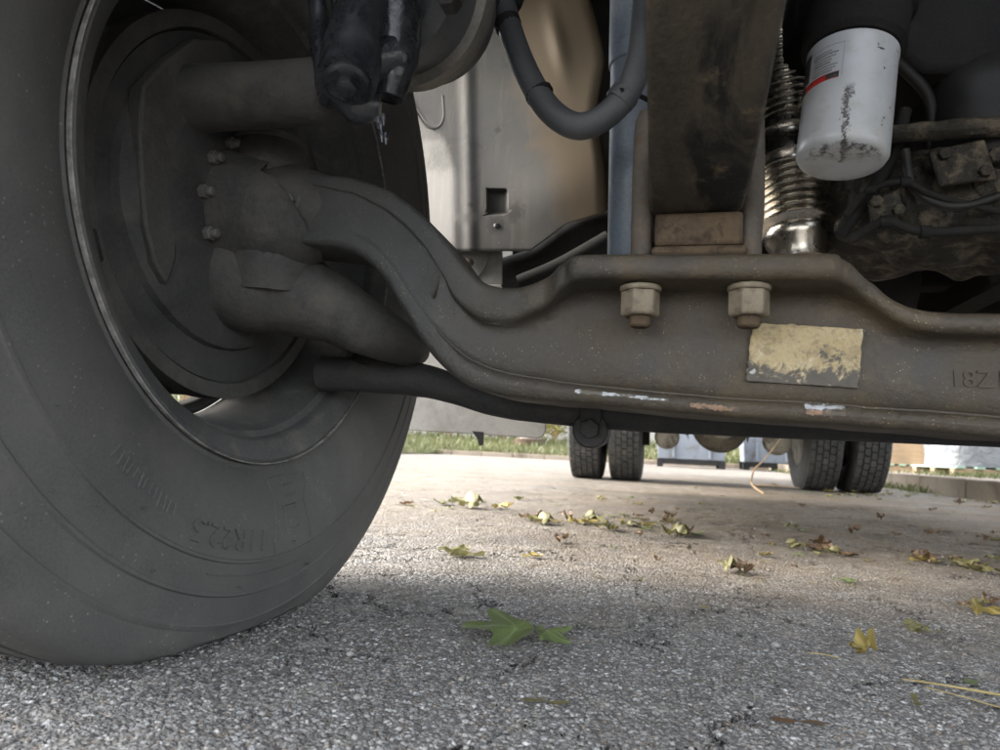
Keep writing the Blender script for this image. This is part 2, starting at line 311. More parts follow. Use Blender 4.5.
# ------------------------------------------------------------------ mesh helpers
def catmull(P, sub=6):
    P = [Vector(p) for p in P]; out = []
    for i in range(len(P)-1):
        a = P[i-1] if i else P[i]*2-P[i+1]; b, c = P[i], P[i+1]; d = P[i+2] if i+2 < len(P) else c*2-b
        for k in range(sub):
            t = k/sub
            out.append(.5*((2*b)+(c-a)*t+(2*a-5*b+4*c-d)*t*t+(3*b-a-3*c+d)*t**3))
    out.append(P[-1]); return out
def lerp_list(L, n):
    out = []
    for i in range(n):
        t = i/(n-1)*(len(L)-1); k = min(int(t), len(L)-2); out.append(L[k]+(L[k+1]-L[k])*(t-k))
    return out
class MB:
    def __init__(s): s.v = []; s.f = []
    def add(s, V, Fc):
        o = len(s.v); s.v += [tuple(x) for x in V]; s.f += [tuple(i+o for i in f) for f in Fc]; return s
    def box(s, c, d, rot=None):
        h = [x/2 for x in d]; V = [Vector((i*h[0], j*h[1], k*h[2])) for i in (-1,1) for j in (-1,1) for k in (-1,1)]
        if rot: V = [rot @ x for x in V]
        c = Vector(c)
        return s.add([x+c for x in V], [(0,1,3,2),(4,6,7,5),(0,4,5,1),(2,3,7,6),(0,2,6,4),(1,5,7,3)])
    def bb(s, lo, hi):
        return s.box([(a+b)/2 for a, b in zip(lo, hi)], [b-a for a, b in zip(lo, hi)])
    def tube(s, P, r, n=16, sub=0, caps=True):
        P = catmull(P, sub) if sub else [Vector(p) for p in P]
        rr = [r]*len(P) if not isinstance(r, (list, tuple)) else (list(r) if len(r) == len(P) else lerp_list(list(r), len(P)))
        T = [(P[min(i+1, len(P)-1)]-P[max(i-1, 0)]).normalized() for i in range(len(P))]
        a = Vector((0,0,1)) if abs(T[0].z) < .9 else Vector((1,0,0))
        u = (a-T[0]*a.dot(T[0])).normalized(); V = []
        for p, t, q in zip(P, T, rr):
            u = (u-t*u.dot(t)).normalized(); v = t.cross(u)
            V += [p+(u*math.cos(2*PI*k/n)+v*math.sin(2*PI*k/n))*q for k in range(n)]
        Fc = [(i*n+k, i*n+(k+1)%n, (i+1)*n+(k+1)%n, (i+1)*n+k) for i in range(len(P)-1) for k in range(n)]
        if caps: Fc += [tuple(reversed(range(n))), tuple(range((len(P)-1)*n, len(P)*n))]
        return s.add(V, Fc)
    def lathe(s, prof, n=48, mat=None, closed=False):
        """profile of (along axis x, radius); axis = local x"""
        mat = mat or Matrix(); V = []
        for x, r in prof:
            V += [mat @ Vector((x, r*math.cos(2*PI*k/n), r*math.sin(2*PI*k/n))) for k in range(n)]
        m = len(prof); Fc = []
        for i in range(m if closed else m-1):
            j = (i+1) % m
            Fc += [(i*n+k, j*n+k, j*n+(k+1)%n, i*n+(k+1)%n) for k in range(n)]
        if not closed: Fc += [tuple(range(n)), tuple(reversed(range((m-1)*n, m*n)))]
        return s.add(V, Fc)
    def loft(s, loops, caps=True, closed=True):
        n = len(loops[0]); V = [v for l in loops for v in l]; k = n if closed else n-1
        Fc = [(i*n+j, i*n+(j+1)%n, (i+1)*n+(j+1)%n, (i+1)*n+j) for i in range(len(loops)-1) for j in range(k)]
        if caps: Fc += [tuple(reversed(range(n))), tuple(range((len(loops)-1)*n, len(loops)*n))]
        return s.add(V, Fc)
    def prism(s, pts, axis, d):
        """planar outline pts (3-D) extruded by vector d"""
        n = len(pts); P = [Vector(p) for p in pts]; d = Vector(d)
        return s.add(P+[p+d for p in P], [tuple(reversed(range(n))), tuple(range(n, 2*n))]+[(i, (i+1)%n, n+(i+1)%n, n+i) for i in range(n)])
    def grid(s, fn, nu, nv):
        V = [fn(i/nu, j/nv) for i in range(nu+1) for j in range(nv+1)]
        return s.add(V, [(i*(nv+1)+j, (i+1)*(nv+1)+j, (i+1)*(nv+1)+j+1, i*(nv+1)+j+1) for i in range(nu) for j in range(nv)])
    def build(s, name, mat, parent=None, origin=None, bevel=0, solid=0, ang=38, fix=True, wobble=0, wscale=30, seed=0):
        me = bpy.data.meshes.new(name); V = [Vector(v) for v in s.v]
        if wobble:
            V = [v + mnoise.noise_vector(v*wscale+Vector((seed, 0, 0)))*wobble for v in V]
        if origin is not None: V = [v-Vector(origin) for v in V]
        me.from_pydata([tuple(v) for v in V], [], s.f)
        if fix:
            bm = bmesh.new(); bm.from_mesh(me); bmesh.ops.recalc_face_normals(bm, faces=bm.faces); bm.to_mesh(me); bm.free()
        me.polygons.foreach_set('use_smooth', [True]*len(me.polygons)); me.set_sharp_from_angle(angle=R(ang))
        me.materials.append(MATS[mat] if isinstance(mat, str) else mat)
        o = bpy.data.objects.new(name, me); col.objects.link(o)
        if origin is not None: o.location = origin
        if parent is not None:
            o.parent = parent
            o.location = Vector(o.location) - world_loc(parent)
        if solid:
            k = o.modifiers.new('thick', 'SOLIDIFY'); k.thickness = solid; k.offset = 0
        if bevel:
            k = o.modifiers.new('edge', 'BEVEL'); k.width = bevel; k.segments = 2; k.limit_method = 'ANGLE'; k.angle_limit = R(40)
        return o
WL = {}
def world_loc(o):
    if o.name in WL: return WL[o.name]
    p = Vector(o.location)
    return p + (world_loc(o.parent) if o.parent else Vector((0,0,0)))
def empty(name, loc, parent=None):
    o = bpy.data.objects.new(name, None); col.objects.link(o); o.empty_display_size = .1
    o.location = Vector(loc)
    if parent is not None: o.parent = parent; o.location = Vector(loc)-world_loc(parent)
    return o
def tag(o, label, cat, group=None, kind=None):
    if label: o['label'] = label
    if cat: o['category'] = cat
    if group: o['group'] = group
    if kind: o['kind'] = kind
    return o
def lab(o, label): o['label'] = label; return o
def copy_tree(o, parent=None):
    c = o.copy(); col.objects.link(c); c.parent = parent
    for ch in list(o.children): copy_tree(ch, c)
    return c
def axis_mat(p, d):
    """local x axis placed at p along d"""
    d = Vector(d).normalized(); q = d.to_track_quat('X', 'Z'); m = q.to_matrix().to_4x4(); m.translation = Vector(p); return m
def hexagon(mb, p, d, r, h, spin=0.0):
    m = axis_mat(p, d)
    V = []
    for x, q in ((0, r*.97), (h*.06, r), (h*.92, r), (h, r*.9)):
        V.append([m @ Vector((x, q*math.cos(PI/3*k+spin), q*math.sin(PI/3*k+spin))) for k in range(6)])
    mb.loft(V); return mb
def text_mesh(txt, size, depth):
    cu_ = bpy.data.curves.new('t', 'FONT'); cu_.body = txt; cu_.size = size; cu_.extrude = depth; cu_.align_x = 'CENTER'; cu_.resolution_u = 3
    o = bpy.data.objects.new('t', cu_); col.objects.link(o); bpy.context.view_layer.update()
    me = bpy.data.meshes.new_from_object(o.evaluated_get(bpy.context.evaluated_depsgraph_get()))
    V = [Vector(v.co) for v in me.vertices]; Fc = [tuple(p.vertices) for p in me.polygons]
    bpy.data.objects.remove(o); bpy.data.curves.remove(cu_); bpy.data.meshes.remove(me)
    return V, Fc

# ================================================================== THE SETTING
def axis_coords(lo, hi, step, grow, far):
    a = list(np.arange(lo, hi, step)); s = step; x = lo; L = []
    while x > -far: s *= grow; x -= s; L.append(x)
    s = step; x = a[-1]; Rr = []
    while x < far: s *= grow; x += s; Rr.append(x)
    return np.array(L[::-1]+a+Rr)
def ground():
    xs = axis_coords(-.7, 1.05, .0028, 1.04, 250)
    ys = [-250, -120, -50, -20, -8, -3, -1, -.2, .2]; y = .42; st = .0019
    while y < 280:
        ys.append(y); st = .0021*max(1, (y/.62))**1.7; y += st
    ys = np.array(ys)
    X, Y = np.meshgrid(xs, ys); nx, ny = len(xs), len(ys)
    V = np.zeros((nx*ny, 3), np.float32); V[:, 0] = X.ravel(); V[:, 1] = Y.ravel()
    i = (np.arange(ny-1)[:, None]*nx+np.arange(nx-1)[None]).ravel()
    Fq = np.stack([i, i+1, i+1+nx, i+nx], 1).astype(np.int32)
    me = bpy.data.meshes.new('asphalt_ground'); me.vertices.add(len(V)); me.vertices.foreach_set('co', V.ravel())
    me.loops.add(Fq.size); me.loops.foreach_set('vertex_index', Fq.ravel())
    me.polygons.add(len(Fq)); me.polygons.foreach_set('loop_start', np.arange(0, Fq.size, 4, dtype=np.int32))
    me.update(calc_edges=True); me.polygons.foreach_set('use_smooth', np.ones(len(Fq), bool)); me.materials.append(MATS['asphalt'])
    o = bpy.data.objects.new('asphalt_ground', me); col.objects.link(o); o['kind'] = 'structure'
    print('ground faces', len(Fq))
ground()

# kerb and paved verge along the truck's far side
KX = 2.32
mb = MB(); 
for k in range(16):
    y0 = 2.2+k*1.0
    mb.bb((KX, y0, -.05), (KX+.16, y0+.985, .15+.004*rnd.random()))
o = mb.build('kerb', 'concrete', bevel=.012); tag(o, None, None, kind='structure')
mb = MB(); mb.grid(lambda u, v: Vector((KX+.162+u*30, 1.5+v*40, .135+.012*mnoise.noise(Vector((u*60, v*60, 0))))), 60, 80)
tag(mb.build('paved_verge', 'concrete'), None, None, kind='structure')
# far kerb and grass bank
FY = 16.6
mb = MB()
for k in range(24):
    x0 = -16+k*.78
    mb.bb((x0, FY, -.05), (x0+.765, FY+.14, .10+.006*rnd.random()))
tag(mb.build('kerb', 'concrete', bevel=.01), None, None, kind='structure')
def bank(u, v):
    x = -26+u*28.5; y = FY+.14+v*9; z = .09+.42*min(1, v*2.2)+.04*mnoise.noise(Vector((x*1.3, y*1.3, 0)))
    return Vector((x, y, z))
mb = MB(); mb.grid(bank, 90, 30); tag(mb.build('grass_bank', 'verge_soil'), None, None, kind='structure')
def sidebank(u, v):
    x = -5.3-u*12; y = -6+v*22.7; z = .02+.45*min(1, u*4)+2.2*u+.04*mnoise.noise(Vector((x*1.3, y*1.3, 3)))
    return Vector((x, y, z))
mb = MB(); mb.grid(sidebank, 30, 60); tag(mb.build('grass_bank', 'verge_soil'), None, None, kind='structure')

def blades(name, spots, mat, hmin, hmax, label, wd=.012, cat='grass', kind='stuff'):
    mb = MB(); 
    for (x, y, z) in spots:
        a = rnd.random()*2*PI; h = rnd.uniform(hmin, hmax); d = Vector((math.cos(a), math.sin(a), 0)); l = Vector((rnd.gauss(0, .35), rnd.gauss(0, .35), 0))*h
        p = Vector((x, y, z)); w_ = wd*rnd.uniform(.6, 1.3)
        mb.add([p-d*w_/2, p+d*w_/2, p+l*.4+Vector((0,0,h*.6))+d*w_*.35, p+l+Vector((0,0,h))], [(0,1,2),(0,2,3)])
    return tag(mb.build(name, mat, fix=False), label, cat, kind=kind)
sp = []
for _ in range(9000):
    u, v = rnd.random(), rnd.random()**1.5*.5; p = bank(.35+u*.65, v); sp.append(p)
for _ in range(5000):
    p = sidebank(rnd.random()**1.5*.5, .35+.65*rnd.random()); sp.append(p)
blades('verge_grass', sp, 'grass_blade', .07, .22, 'rough yellowing grass on the bank beyond the yard', .03)
sp = []
for _ in range(1100):
    y = rnd.uniform(6.8, 16); 
    if mnoise.noise(Vector((y*1.1, 0, 5))) < -.05: continue
    sp.append((KX-.02-abs(rnd.gauss(0, .07)), y, .0))
for _ in range(1600):
    a = rnd.gauss(0, .5); sp.append((3.9+rnd.gauss(0, .5), 9.0+a, .14))
blades('kerb_weeds', sp, 'grass_blade', .02, .08, 'low green weeds growing in the joint along the kerb', .014)

# ================================================================== BACKGROUND THINGS
def shrub(loc, rx, h, mat, label, n=900, lf=.07):
    root = empty('shrub', loc); tag(root, label, 'shrub', 'shrubs behind the grass bank')
    mb = MB()
    for k in range(6):
        a = rnd.random()*2*PI; e = Vector((math.cos(a)*rx*.6, math.sin(a)*rx*.6, h*rnd.uniform(.6, .9)))
        mb.tube([Vector((0,0,-.05)), e*.5+Vector((0,0,.05)), e], [.03, .02, .008], 6, 2)
    o = mb.build('stem', 'bark'); o.parent = root
    mb = MB(); cl = [Vector((rnd.gauss(0, rx*.45), rnd.gauss(0, rx*.45), h*rnd.uniform(.15, .95))) for _ in range(26)]
    for _ in range(n):
        c = rnd.choice(cl)+Vector((rnd.gauss(0, rx*.17), rnd.gauss(0, rx*.17), rnd.gauss(0, h*.07)))
        c.z = max(.02, c.z)
        a = Vector((rnd.gauss(0,1), rnd.gauss(0,1), rnd.gauss(0,.6))).normalized(); b = a.cross(Vector((rnd.gauss(0,1), rnd.gauss(0,1), 1))).normalized(); q = lf*rnd.uniform(.6, 1.3)
        mb.add([c-a*q, c+b*q*.45, c+a*q, c-b*q*.45], [(0,1,2,3)])
    o = mb.build('foliage', mat, fix=False); o.parent = root
    return root
SH = [(-6.3, 20.2, .9, 1.5, 'foliage_yellow', 'yellow-green shrub standing against the pale picket fence'),
      (-4.6, 20.3, .7, 1.2, 'foliage', 'mid green shrub growing in front of the pale picket fence'),
      (-3.1, 20.4, .6, 1.4, 'foliage_yellow', 'narrow yellowing shrub just left of the rust-stained pillar'),
      (-1.5, 20.3, .7, 1.0, 'foliage_red', 'low reddish autumn shrub just right of the rust-stained pillar'),
      (-7.9, 20.2, .8, 1.4, 'foliage', 'dense green shrub at the far end of the picket fence'),
      (-6.35, 8.0, 1.1, 1.7, 'foliage_yellow', 'bright yellow-green shrub seen through the hole in the front wheel'),
      (-7.6, 5.6, 1.0, 1.8, 'foliage', 'green shrub on the side bank beyond the front wheel'),
      (-7.4, 11.2, 1.1, 1.6, 'foliage', 'green shrub on the side bank towards the yard corner'),
      (5.1, 12.4, .8, 1.1, 'foliage', 'bright green bush beside the wrapped pallet')]
for x, y, rx, h, m, l in SH:
    z = .14 if x > 0 else .5 if y > 19 else sidebank((-5.3-x)/12, 0).z
    shrub((x, y, z), rx, h, m, l)
# picket fence and plaster wall
root = empty('picket_fence', (-4.2, 21.4, .45)); tag(root, 'pale picket fence behind the shrubs on the bank', 'fence')
pk = None
for k in range(42):
    if pk is None:
        mb = MB(); mb.prism([(-.045,0,0),(.045,0,0),(.045,0,1.25),(0,0,1.34),(-.045,0,1.25)], None, (0,.022,0)); pk = mb.build('picket', 'fence_paint'); pk.parent = root; p = pk
    else: p = pk.copy(); col.objects.link(p); p.parent = root
    p.location = (-4.6+k*.2, rnd.uniform(-.004,.004), rnd.uniform(-.02,.02))
for z in (.3, 1.0):
    mb = MB(); mb.bb((-4.7, .024, z-.04), (3.75, .06, z+.04)); o = mb.build('rail', 'fence_paint'); o.parent = root
mb = MB(); mb.bb((-14, 25.5, 0), (14, 25.8, 3.2)); mb.bb((-14.05, 25.45, 3.2), (14.05, 25.85, 3.32)); tag(mb.build('boundary_wall', 'plaster', origin=(0,25.65,0)), 'long pale plaster wall closing off the yard behind the fence', 'wall')
p0 = at(530, 437, 19.0)
root = empty('pillar', (p0.x, 19.0, .42)); tag(root, 'thick round grey pillar with rust-stained foot standing on the bank', 'pillar')
mb = MB(); mb.lathe([(-.1,.28),(3.2,.27)], 28, axis_mat((0,0,0),(0,0,1))); o = mb.build('shaft', 'pillar_paint'); o.parent = root
mb = MB(); mb.lathe([(-.12,.42),(.06,.42),(.09,.39)], 28, axis_mat((0,0,0),(0,0,1))); o = mb.build('foot_ring', 'rust', ang=30); o.parent = root

def skip(loc, wd, label):
    root = empty('metal_skip', loc); tag(root, label, 'skip', 'grey steel skips in the yard')
    h, d = 1.0, .9; z0 = .16
    mb = MB()
    lo = [Vector((x*wd*.46, y*d*.45, z0)) for x, y in ((-1,-1),(1,-1),(1,1),(-1,1))]; hi = [Vector((x*wd*.5, y*d*.55, h)) for x, y in ((-1,-1),(1,-1),(1,1),(-1,1))]
    mb.loft([lo, hi]); o = mb.build('body', 'skip_paint', bevel=.012); o.parent = root
    mb = MB(); mb.bb((-wd*.52, -d*.58, h), (wd*.52, d*.58, h+.07)); o = mb.build('rim_rail', 'skip_paint', bevel=.01); o.parent = root
    for x in (-.25, .25):
        mb = MB(); mb.bb((x*wd-.03, -d*.53, z0+.03), (x*wd+.03, -d*.47, h)); o = mb.build('rib', 'skip_paint'); o.parent = root
    mb = MB(); mb.bb((-wd*.4, -d*.44, .06), (wd*.4, d*.44, z0)); o = mb.build('fork_channel', 'black'); o.parent = root
    for x in (-1, 1):
        for y in (-1, 1):
            mb = MB(); mb.bb((x*wd*.43-.06, y*d*.4-.06, 0), (x*wd*.43+.06, y*d*.4+.06, z0-.002)); o = mb.build('foot', 'black'); o.parent = root
g = gnd(690, 467.5); skip((g.x, g.y, 0), 1.38, 'grey steel skip on feet seen under the truck beside the dual wheels')
g = gnd(766, 470.5); skip((g.x+.05, g.y, 0), 1.15, 'grey steel skip standing behind the rear differential')

# wrapped pallets on the verge
def pallet(loc, wd, d, h, mats, label, rz):
    root = empty('wrapped_pallet', loc); tag(root, label, 'pallet'); root.rotation_euler = (0,0,rz)
    for y in (-.42, 0, .42):
        mb = MB(); mb.bb((-wd/2, y*d-.05, 0), (wd/2, y*d+.05, .09)); o = mb.build('runner', 'wood'); o.parent = root
    for k in range(7):
        mb = MB(); x = -wd/2+.06+k*(wd-.12)/6; mb.bb((x-.05, -d/2, .092), (x+.05, d/2, .115)); o = mb.build('deck_board', 'green_timber'); o.parent = root
    mb = MB()
    def side(u, v):
        a = u*2*PI; e = 5.0
        c, s = math.cos(a), math.sin(a); q = (abs(c)**e+abs(s)**e)**(-1/e)
        t = v; k = .97+.05*mnoise.noise(Vector((c*2, s*2, t*3)))
        return Vector((c*q*wd*.49*k, s*q*d*.49*k, .117+h*t))
    mb.grid(side, 60, 14); n0 = len(mb.v); mb.add([side(i/60, 1) for i in range(60)], [tuple(range(60))])
    o = mb.build('load', mats, wobble=.012, wscale=5); o.parent = root
    return root
pallet((4.15, 10.2, .14), 1.5, 1.1, 1.1, 'plastic_wrap', 'pallet load wrapped in crumpled bluish plastic on green boards', R(8))
pallet((3.72, 12.6, .14), 1.1, 1.0, 1.2, 'wood', 'tan cardboard pallet load behind the plastic-wrapped one', R(-6))
pallet((5.15, 9.2, .14), .9, .9, .9, 'wood', 'pale tan boxed pallet load at the end of the row on the verge', R(3))

# ================================================================== THE TRUCK
TC = 0.453; FYX = 0.7445; RY = 6.1545
truck = empty('truck', (TC, 3.4, 0))
tag(truck, 'heavy truck seen from under its front axle, dusty tyre and drop beam', 'truck')

# ---- front axle beam
pairs = [((1000,312),(1000,438)), ((935,310),(935,432)), ((900,301),(905,430)), ((868,280),(875,428)), ((838,265),(845,425)), ((815,262.5),(815,423)),
         ((700,262.5),(700,415)), ((590,263),(590,404)), ((566,267),(562,402)), ((545,278),(530,399)), ((515,286),(495,394)), ((486,282),(465,384)), ((464,264),(440,366)),
         ((447,241),(420,341)), ((430,222),(402,312)), ((408,202),(385,283)), ((380,185),(362,258)), ((345,175),(335,246)), ((300,173),(300,242)), ((262,185),(264,240))]
#        wt (top half width), wb, web half thickness, top flange, bottom flange
par = [(.046,.048,.018,.020,.020)]*3+[(.052,.048,.02,.022,.02),(.074,.049,.023,.024,.02),(.085,.049,.024,.025,.02),(.085,.049,.024,.025,.02),(.085,.049,.024,.025,.02),(.07,.049,.024,.028,.022),
       (.052,.049,.025,.034,.024),(.047,.049,.027,.038,.026),(.045,.049,.030,.040,.028),(.046,.048,.040,.040,.030),(.046,.047,.045,.032,.030),(.046,.0465,.0435,.026,.026),
       (.046,.0465,.043,.024,.024),(.046,.046,.0432,.022,.022),(.046,.046,.045,.018,.02),(.042,.043,.042,.012,.012),(.034,.036,.034,.01,.01)]
tops = [at(*a, .698) for a, b in pairs]; bots = [at(*b, .698) for a, b in pairs]
sub = 6
tops_s, bots_s = catmull(tops, sub), catmull(bots, sub)
par_s = []
for i in range(len(tops_s)):
    t = i/sub; k = min(int(t), len(par)-2); q = t-k; q = q*q*(3-2*q)
    par_s.append([a+(b-a)*q for a, b in zip(par[k], par[k+1])])
def sect(T, B, p):
    wt, wb, tw, tf, bf = p
    T = Vector((T.x, 0, T.z)); B = Vector((B.x, 0, B.z)); d = (B-T); H = d.length; d.normalize()
    L = []
    def arc(cx, cy, r, a0, a1, n): return [(cx+r*math.cos(a0+(a1-a0)*k/n), cy+r*math.sin(a0+(a1-a0)*k/n)) for k in range(n+1)]
    r = min(.009, tf*.42)
    fr1 = min(.014, max(.001, (wt-tw)*.5)); rb = min(.012, bf*.48); rj = min(rb, (wb-tw)*.5); fa = max(.0005, wb-tw-rj); fb = min(.045, H*.34)*min(1, fa/.012)
    # going down the front: s = offset toward the camera, h = depth below top
    L += arc(wt-r, r, r, -PI/2, 0, 3)
    ri = min(r, (wt-tw)*.85); L += arc(wt-ri, tf-ri, ri, 0, PI/2, 3)
    L += [(tw+fr1, tf+.001)] + arc(tw+fr1, tf+.001+fr1, fr1, -PI/2, -PI, 3)[1:]
    L += [(tw+fa-fa*math.cos(t), H-bf-fb+fb*math.sin(t)) for t in [PI/2*k/6 for k in range(7)]]
    L += arc(wb-rj, H-bf+rj+.0015, rj, -PI/2, 0, 4) + arc(wb-rb, H-rb, rb, 0, PI/2, 4)
    M2 = [(-s, h) for s, h in reversed(L)]
    return [Vector((T.x, FYX, T.z))+d*h+Vector((0,-s,0)) for s, h in L+M2]
loops = [sect(a, b, p) for a, b, p in zip(tops_s, bots_s, par_s)]
mir = [[Vector((2*TC-v.x, v.y, v.z)) for v in l] for l in loops]
mb = MB(); mb.loft(list(reversed(loops))+mir)
beam = mb.build('front_axle_beam', 'beam_iron', truck, origin=(TC, FYX, .34), ang=50, wobble=.0007, wscale=55)
lab(beam, 'forged drop-centre steel axle beam, dusty brown')
# forging rib on the gooseneck
mb = MB(); a = at(440, 268, .70); b_ = at(434, 297, .70)
mb.loft([[a+Vector((-.004,.012,0)), a+Vector((.006,.012,0)), a+Vector((.002,-.001,-.002))], [b_+Vector((-.012,.02,0)), b_+Vector((.006,.02,0)), b_+Vector((.001,-.008,0))], [b_+Vector((-.006,.03,-.008)), b_+Vector((.004,.03,-.008)), b_+Vector((.001,.018,-.01))]])
mb.build('forging_rib', 'beam_iron', beam, bevel=.002)
# U-bolt nuts below the spring pad
NX = [at(640, 300, .682).x, at(750, 300, .682).x]
padz = at(700, 263, .698).z; padu = padz-.0255
for yy in (.690, .799):
    for x in NX:
        nut = empty('hex_nut', (x, yy, padu), beam)
        mb = MB(); mb.lathe([(0,.0205),(.0045,.0205),(.0055,.019)], 28, axis_mat((0,0,0),(0,0,-1))); hexagon(mb, (0,0,-.0053), (0,0,-1), .0195, .025, rnd.uniform(-.2,.5))
        o = mb.build('nut_body', 'nut_steel', bevel=.0012); o.parent = nut
        mb = MB(); mb.lathe([(.0295,.0105),(.039,.0105),(.041,.0085)], 18, axis_mat((0,0,0),(0,0,-1))); o = mb.build('stud_end', 'rust'); o.parent = nut
        nut.name = 'hex_nut'
# worn sticker on the web
def web_y(x, z):
    l = min(loops, key=lambda q: abs(sum(v.x for v in q)/len(q)-x)); h = l[:len(l)//2]
    pr = sorted((v.z, v.y) for v in h); return float(np.interp(z, [a for a, b in pr], [b for a, b in pr]))
sc0 = [at(752, 322, .722), at(862, 328, .722), at(858, 389, .722), at(745, 382, .722)]
so_ = sum(sc0, Vector())/4
mb = MB()
def stk(u, v):
    p = (sc0[0]*(1-u)+sc0[1]*u)*(1-v)+(sc0[3]*(1-u)+sc0[2]*u)*v
    if v < .02 : p.z += .006*mnoise.noise(Vector((u*7, 1, 0)))-.003-.006*max(0, 1-u/.12)
    p.x += .0015*mnoise.noise(Vector((v*8, u*2, 4)))
    curl = .006*max(0, 1-((u)/.12))*max(0, 1-abs(v-.75)/.3) + .004*max(0, 1-(1-u)/.06)*(1-v)
    p.y = web_y(p.x, p.z)-.003-.0022*mnoise.noise(Vector((u*7, v*5, 0)))-.001*mnoise.noise(Vector((u*17, v*11, 3)))-curl
    return p
mb.grid(stk, 48, 28); o = mb.build('worn_sticker', 'worn_sticker', beam, origin=so_, solid=.0008)
lab(o, 'torn beige sticker stuck on the axle beam web')
mb = MB(); p = at(752, 371, .715); mb.lathe([(0,.005),(.006,.005),(.008,.003)], 12, axis_mat(Vector((p.x, web_y(p.x, p.z)+.002, p.z)), (0,-1,0))); mb.build('rivet', 'zinc', beam)
# paint scuffs on the bottom flange edge
def scuff(x0, x1, py0, py1, mat, hgt, seed):
    mb = MB()
    def fn(u, v):
        x = x0+(x1-x0)*u; p = at(x, py0+(py1-py0)*u+(v-.5)*hgt*(.4+.8*abs(mnoise.noise(Vector((u*9, seed, 0)))))*2, .6952)
        p.y = web_y(p.x, p.z)-.0009; return p
    mb.grid(fn, 40, 3); return mb
for i, (x0, x1, a, b_, m, hh) in enumerate([(575,650,391,398,'scuff_paint',3.0), (640,668,398,400,'scuff_paint',2.2), (690,740,405,410,'scuff_rust',4.5), (805,846,406,408,'scuff_paint',6), (806,846,412,414,'scuff_rust',5)]):
    scuff(x0, x1, a, b_, m, hh, i).build('paint_scuff', m, beam)
# cast number on the web
V, Fc = text_mesh('18Z1', .023, .0012)
p0 = at(978, 379, .726)
mb = MB(); mb.add([Vector((p0.x+v.x, web_y(p0.x+v.x, p0.z-.008+v.y)-.0003-v.z, p0.z-.008+v.y)) for v in V], Fc); mb.build('casting_number', 'beam_iron', beam, fix=False)

# ---- spring, spacer, U-bolts
XS0, XS1 = -.0165, .0705; XSc = (XS0+XS1)/2
def spring_leaf(zoff, y0, y1, th, name, mat):
    mb = MB(); L = []
    for k in range(41):
        y = y0+(y1-y0)*k/40; d = abs(y-FYX); z = .463+zoff+.36*max(0, d-.10)**1.25*(1 if y < FYX else .8)
        w2 = (XS1-XS0)/2
        L.append([Vector((XSc-w2, y, z+.003)), Vector((XSc-w2+.004, y, z)), Vector((XSc+w2-.004, y, z)), Vector((XSc+w2, y, z+.003)), Vector((XSc+w2, y, z+th)), Vector((XSc-w2, y, z+th))])
    mb.loft(L); return mb
spring = empty('leaf_spring', (XSc, FYX, .463), truck)
for i, (zo, y0, y1, th) in enumerate([(0, .03, 1.5, .021), (.0225, 0, 1.53, .02), (.044, -.05, 1.56, .018)]):
    o = spring_leaf(zo, y0, y1, th, 'spring_blade', 'spring_steel').build('spring_blade', 'spring_steel', spring, origin=(XSc, FYX, .463), ang=60)
lab(spring, 'rusty dark leaf spring sweeping up from its axle seat')
blk = empty('spring_spacer', (XSc, FYX, padz), truck)
for z0, z1, ins in ((padz+.001, padz+.011, 0), (padz+.012, .4615, .003)):
    mb = MB(); mb.bb((XS0+.002+ins, .672+ins, z0), (XS1+.0035-ins, .817, z1)); mb.build('spacer_plate', 'rust', blk, bevel=.004)
for yy in (.690, .799):
    mb = MB(); zt = .575
    P = [Vector((NX[0], yy, padu-.028)), Vector((NX[0], yy, zt-.03)), Vector((NX[0]+.008, yy, zt-.008)), Vector((NX[0]+.03, yy, zt)), Vector((NX[1]-.02, yy, zt)), Vector((NX[1], yy, zt-.012)), Vector((NX[1]+.003, yy, zt-.035)), Vector((NX[1]+.003, yy, .47)), Vector((NX[1]+.001, yy, padz+.02)), Vector((NX[1], yy, padu-.028))]
    mb.tube(P, .0105, 14, 4); lab(mb.build('u_bolt', 'bolt_rust', truck, origin=(XSc, yy, padz)), 'rust-brown U-bolt clamping the spring')

# ---- shock absorber
mb = MB(); sa, sb = Vector((-.043, .885, .44)), Vector((-.052, .905, 1.05))
mb.lathe([(0,.02),(.03,.024),(.04,.031),(.30,.031),(.302,.0335),(.58,.0335)], 32, axis_mat(sa, sb-sa)); shock = mb.build('shock_absorber', 'shock_paint', truck, origin=sa)
lab(shock, 'dusty blue-grey shock absorber tube behind the spring')
mb = MB(); mb.lathe([(-.035,.02),(.035,.02)], 20, axis_mat(sa+Vector((0,0,-.015)), (1,0,0))); mb.build('lower_eye', 'iron_dark', shock)

# ---- brake hose
Yh = .80
hp = [(488,-60,.86), (502,-5,.84), (512,35,.82), (528,75,.80), (548,108,.78), (575,126,.77), (603,118,.765), (627,92,.765), (640,55,.77), (645,10,.78), (652,-60,.80)]
mb = MB(); mb.tube([at(*p) for p in hp], .0155, 18, 6); hose = mb.build('brake_hose', 'hose_rubber', truck, origin=at(575,126,.77)); lab(hose, 'thick grey rubber hose hanging in a loop')
for (x0, y0, x1, y1, yd) in ((618,103,626,93,.765), (538,92,541,97,.79), (506,20,509,28,.826)):
    mb = MB(); a, b_ = at(x0, y0, yd), at(x1, y1, yd); mb.tube([a, b_], .0175, 18); mb.build('hose_clamp', 'hose_rubber' if x0 > 600 else 'black', hose, bevel=.001)
mb = MB(); mb.tube([at(622,98,.765)+Vector((0,-.018,0)), at(640,96,.78), at(655,104,.83)], .003, 6, 4); mb.build('tie_strap', 'black', hose)
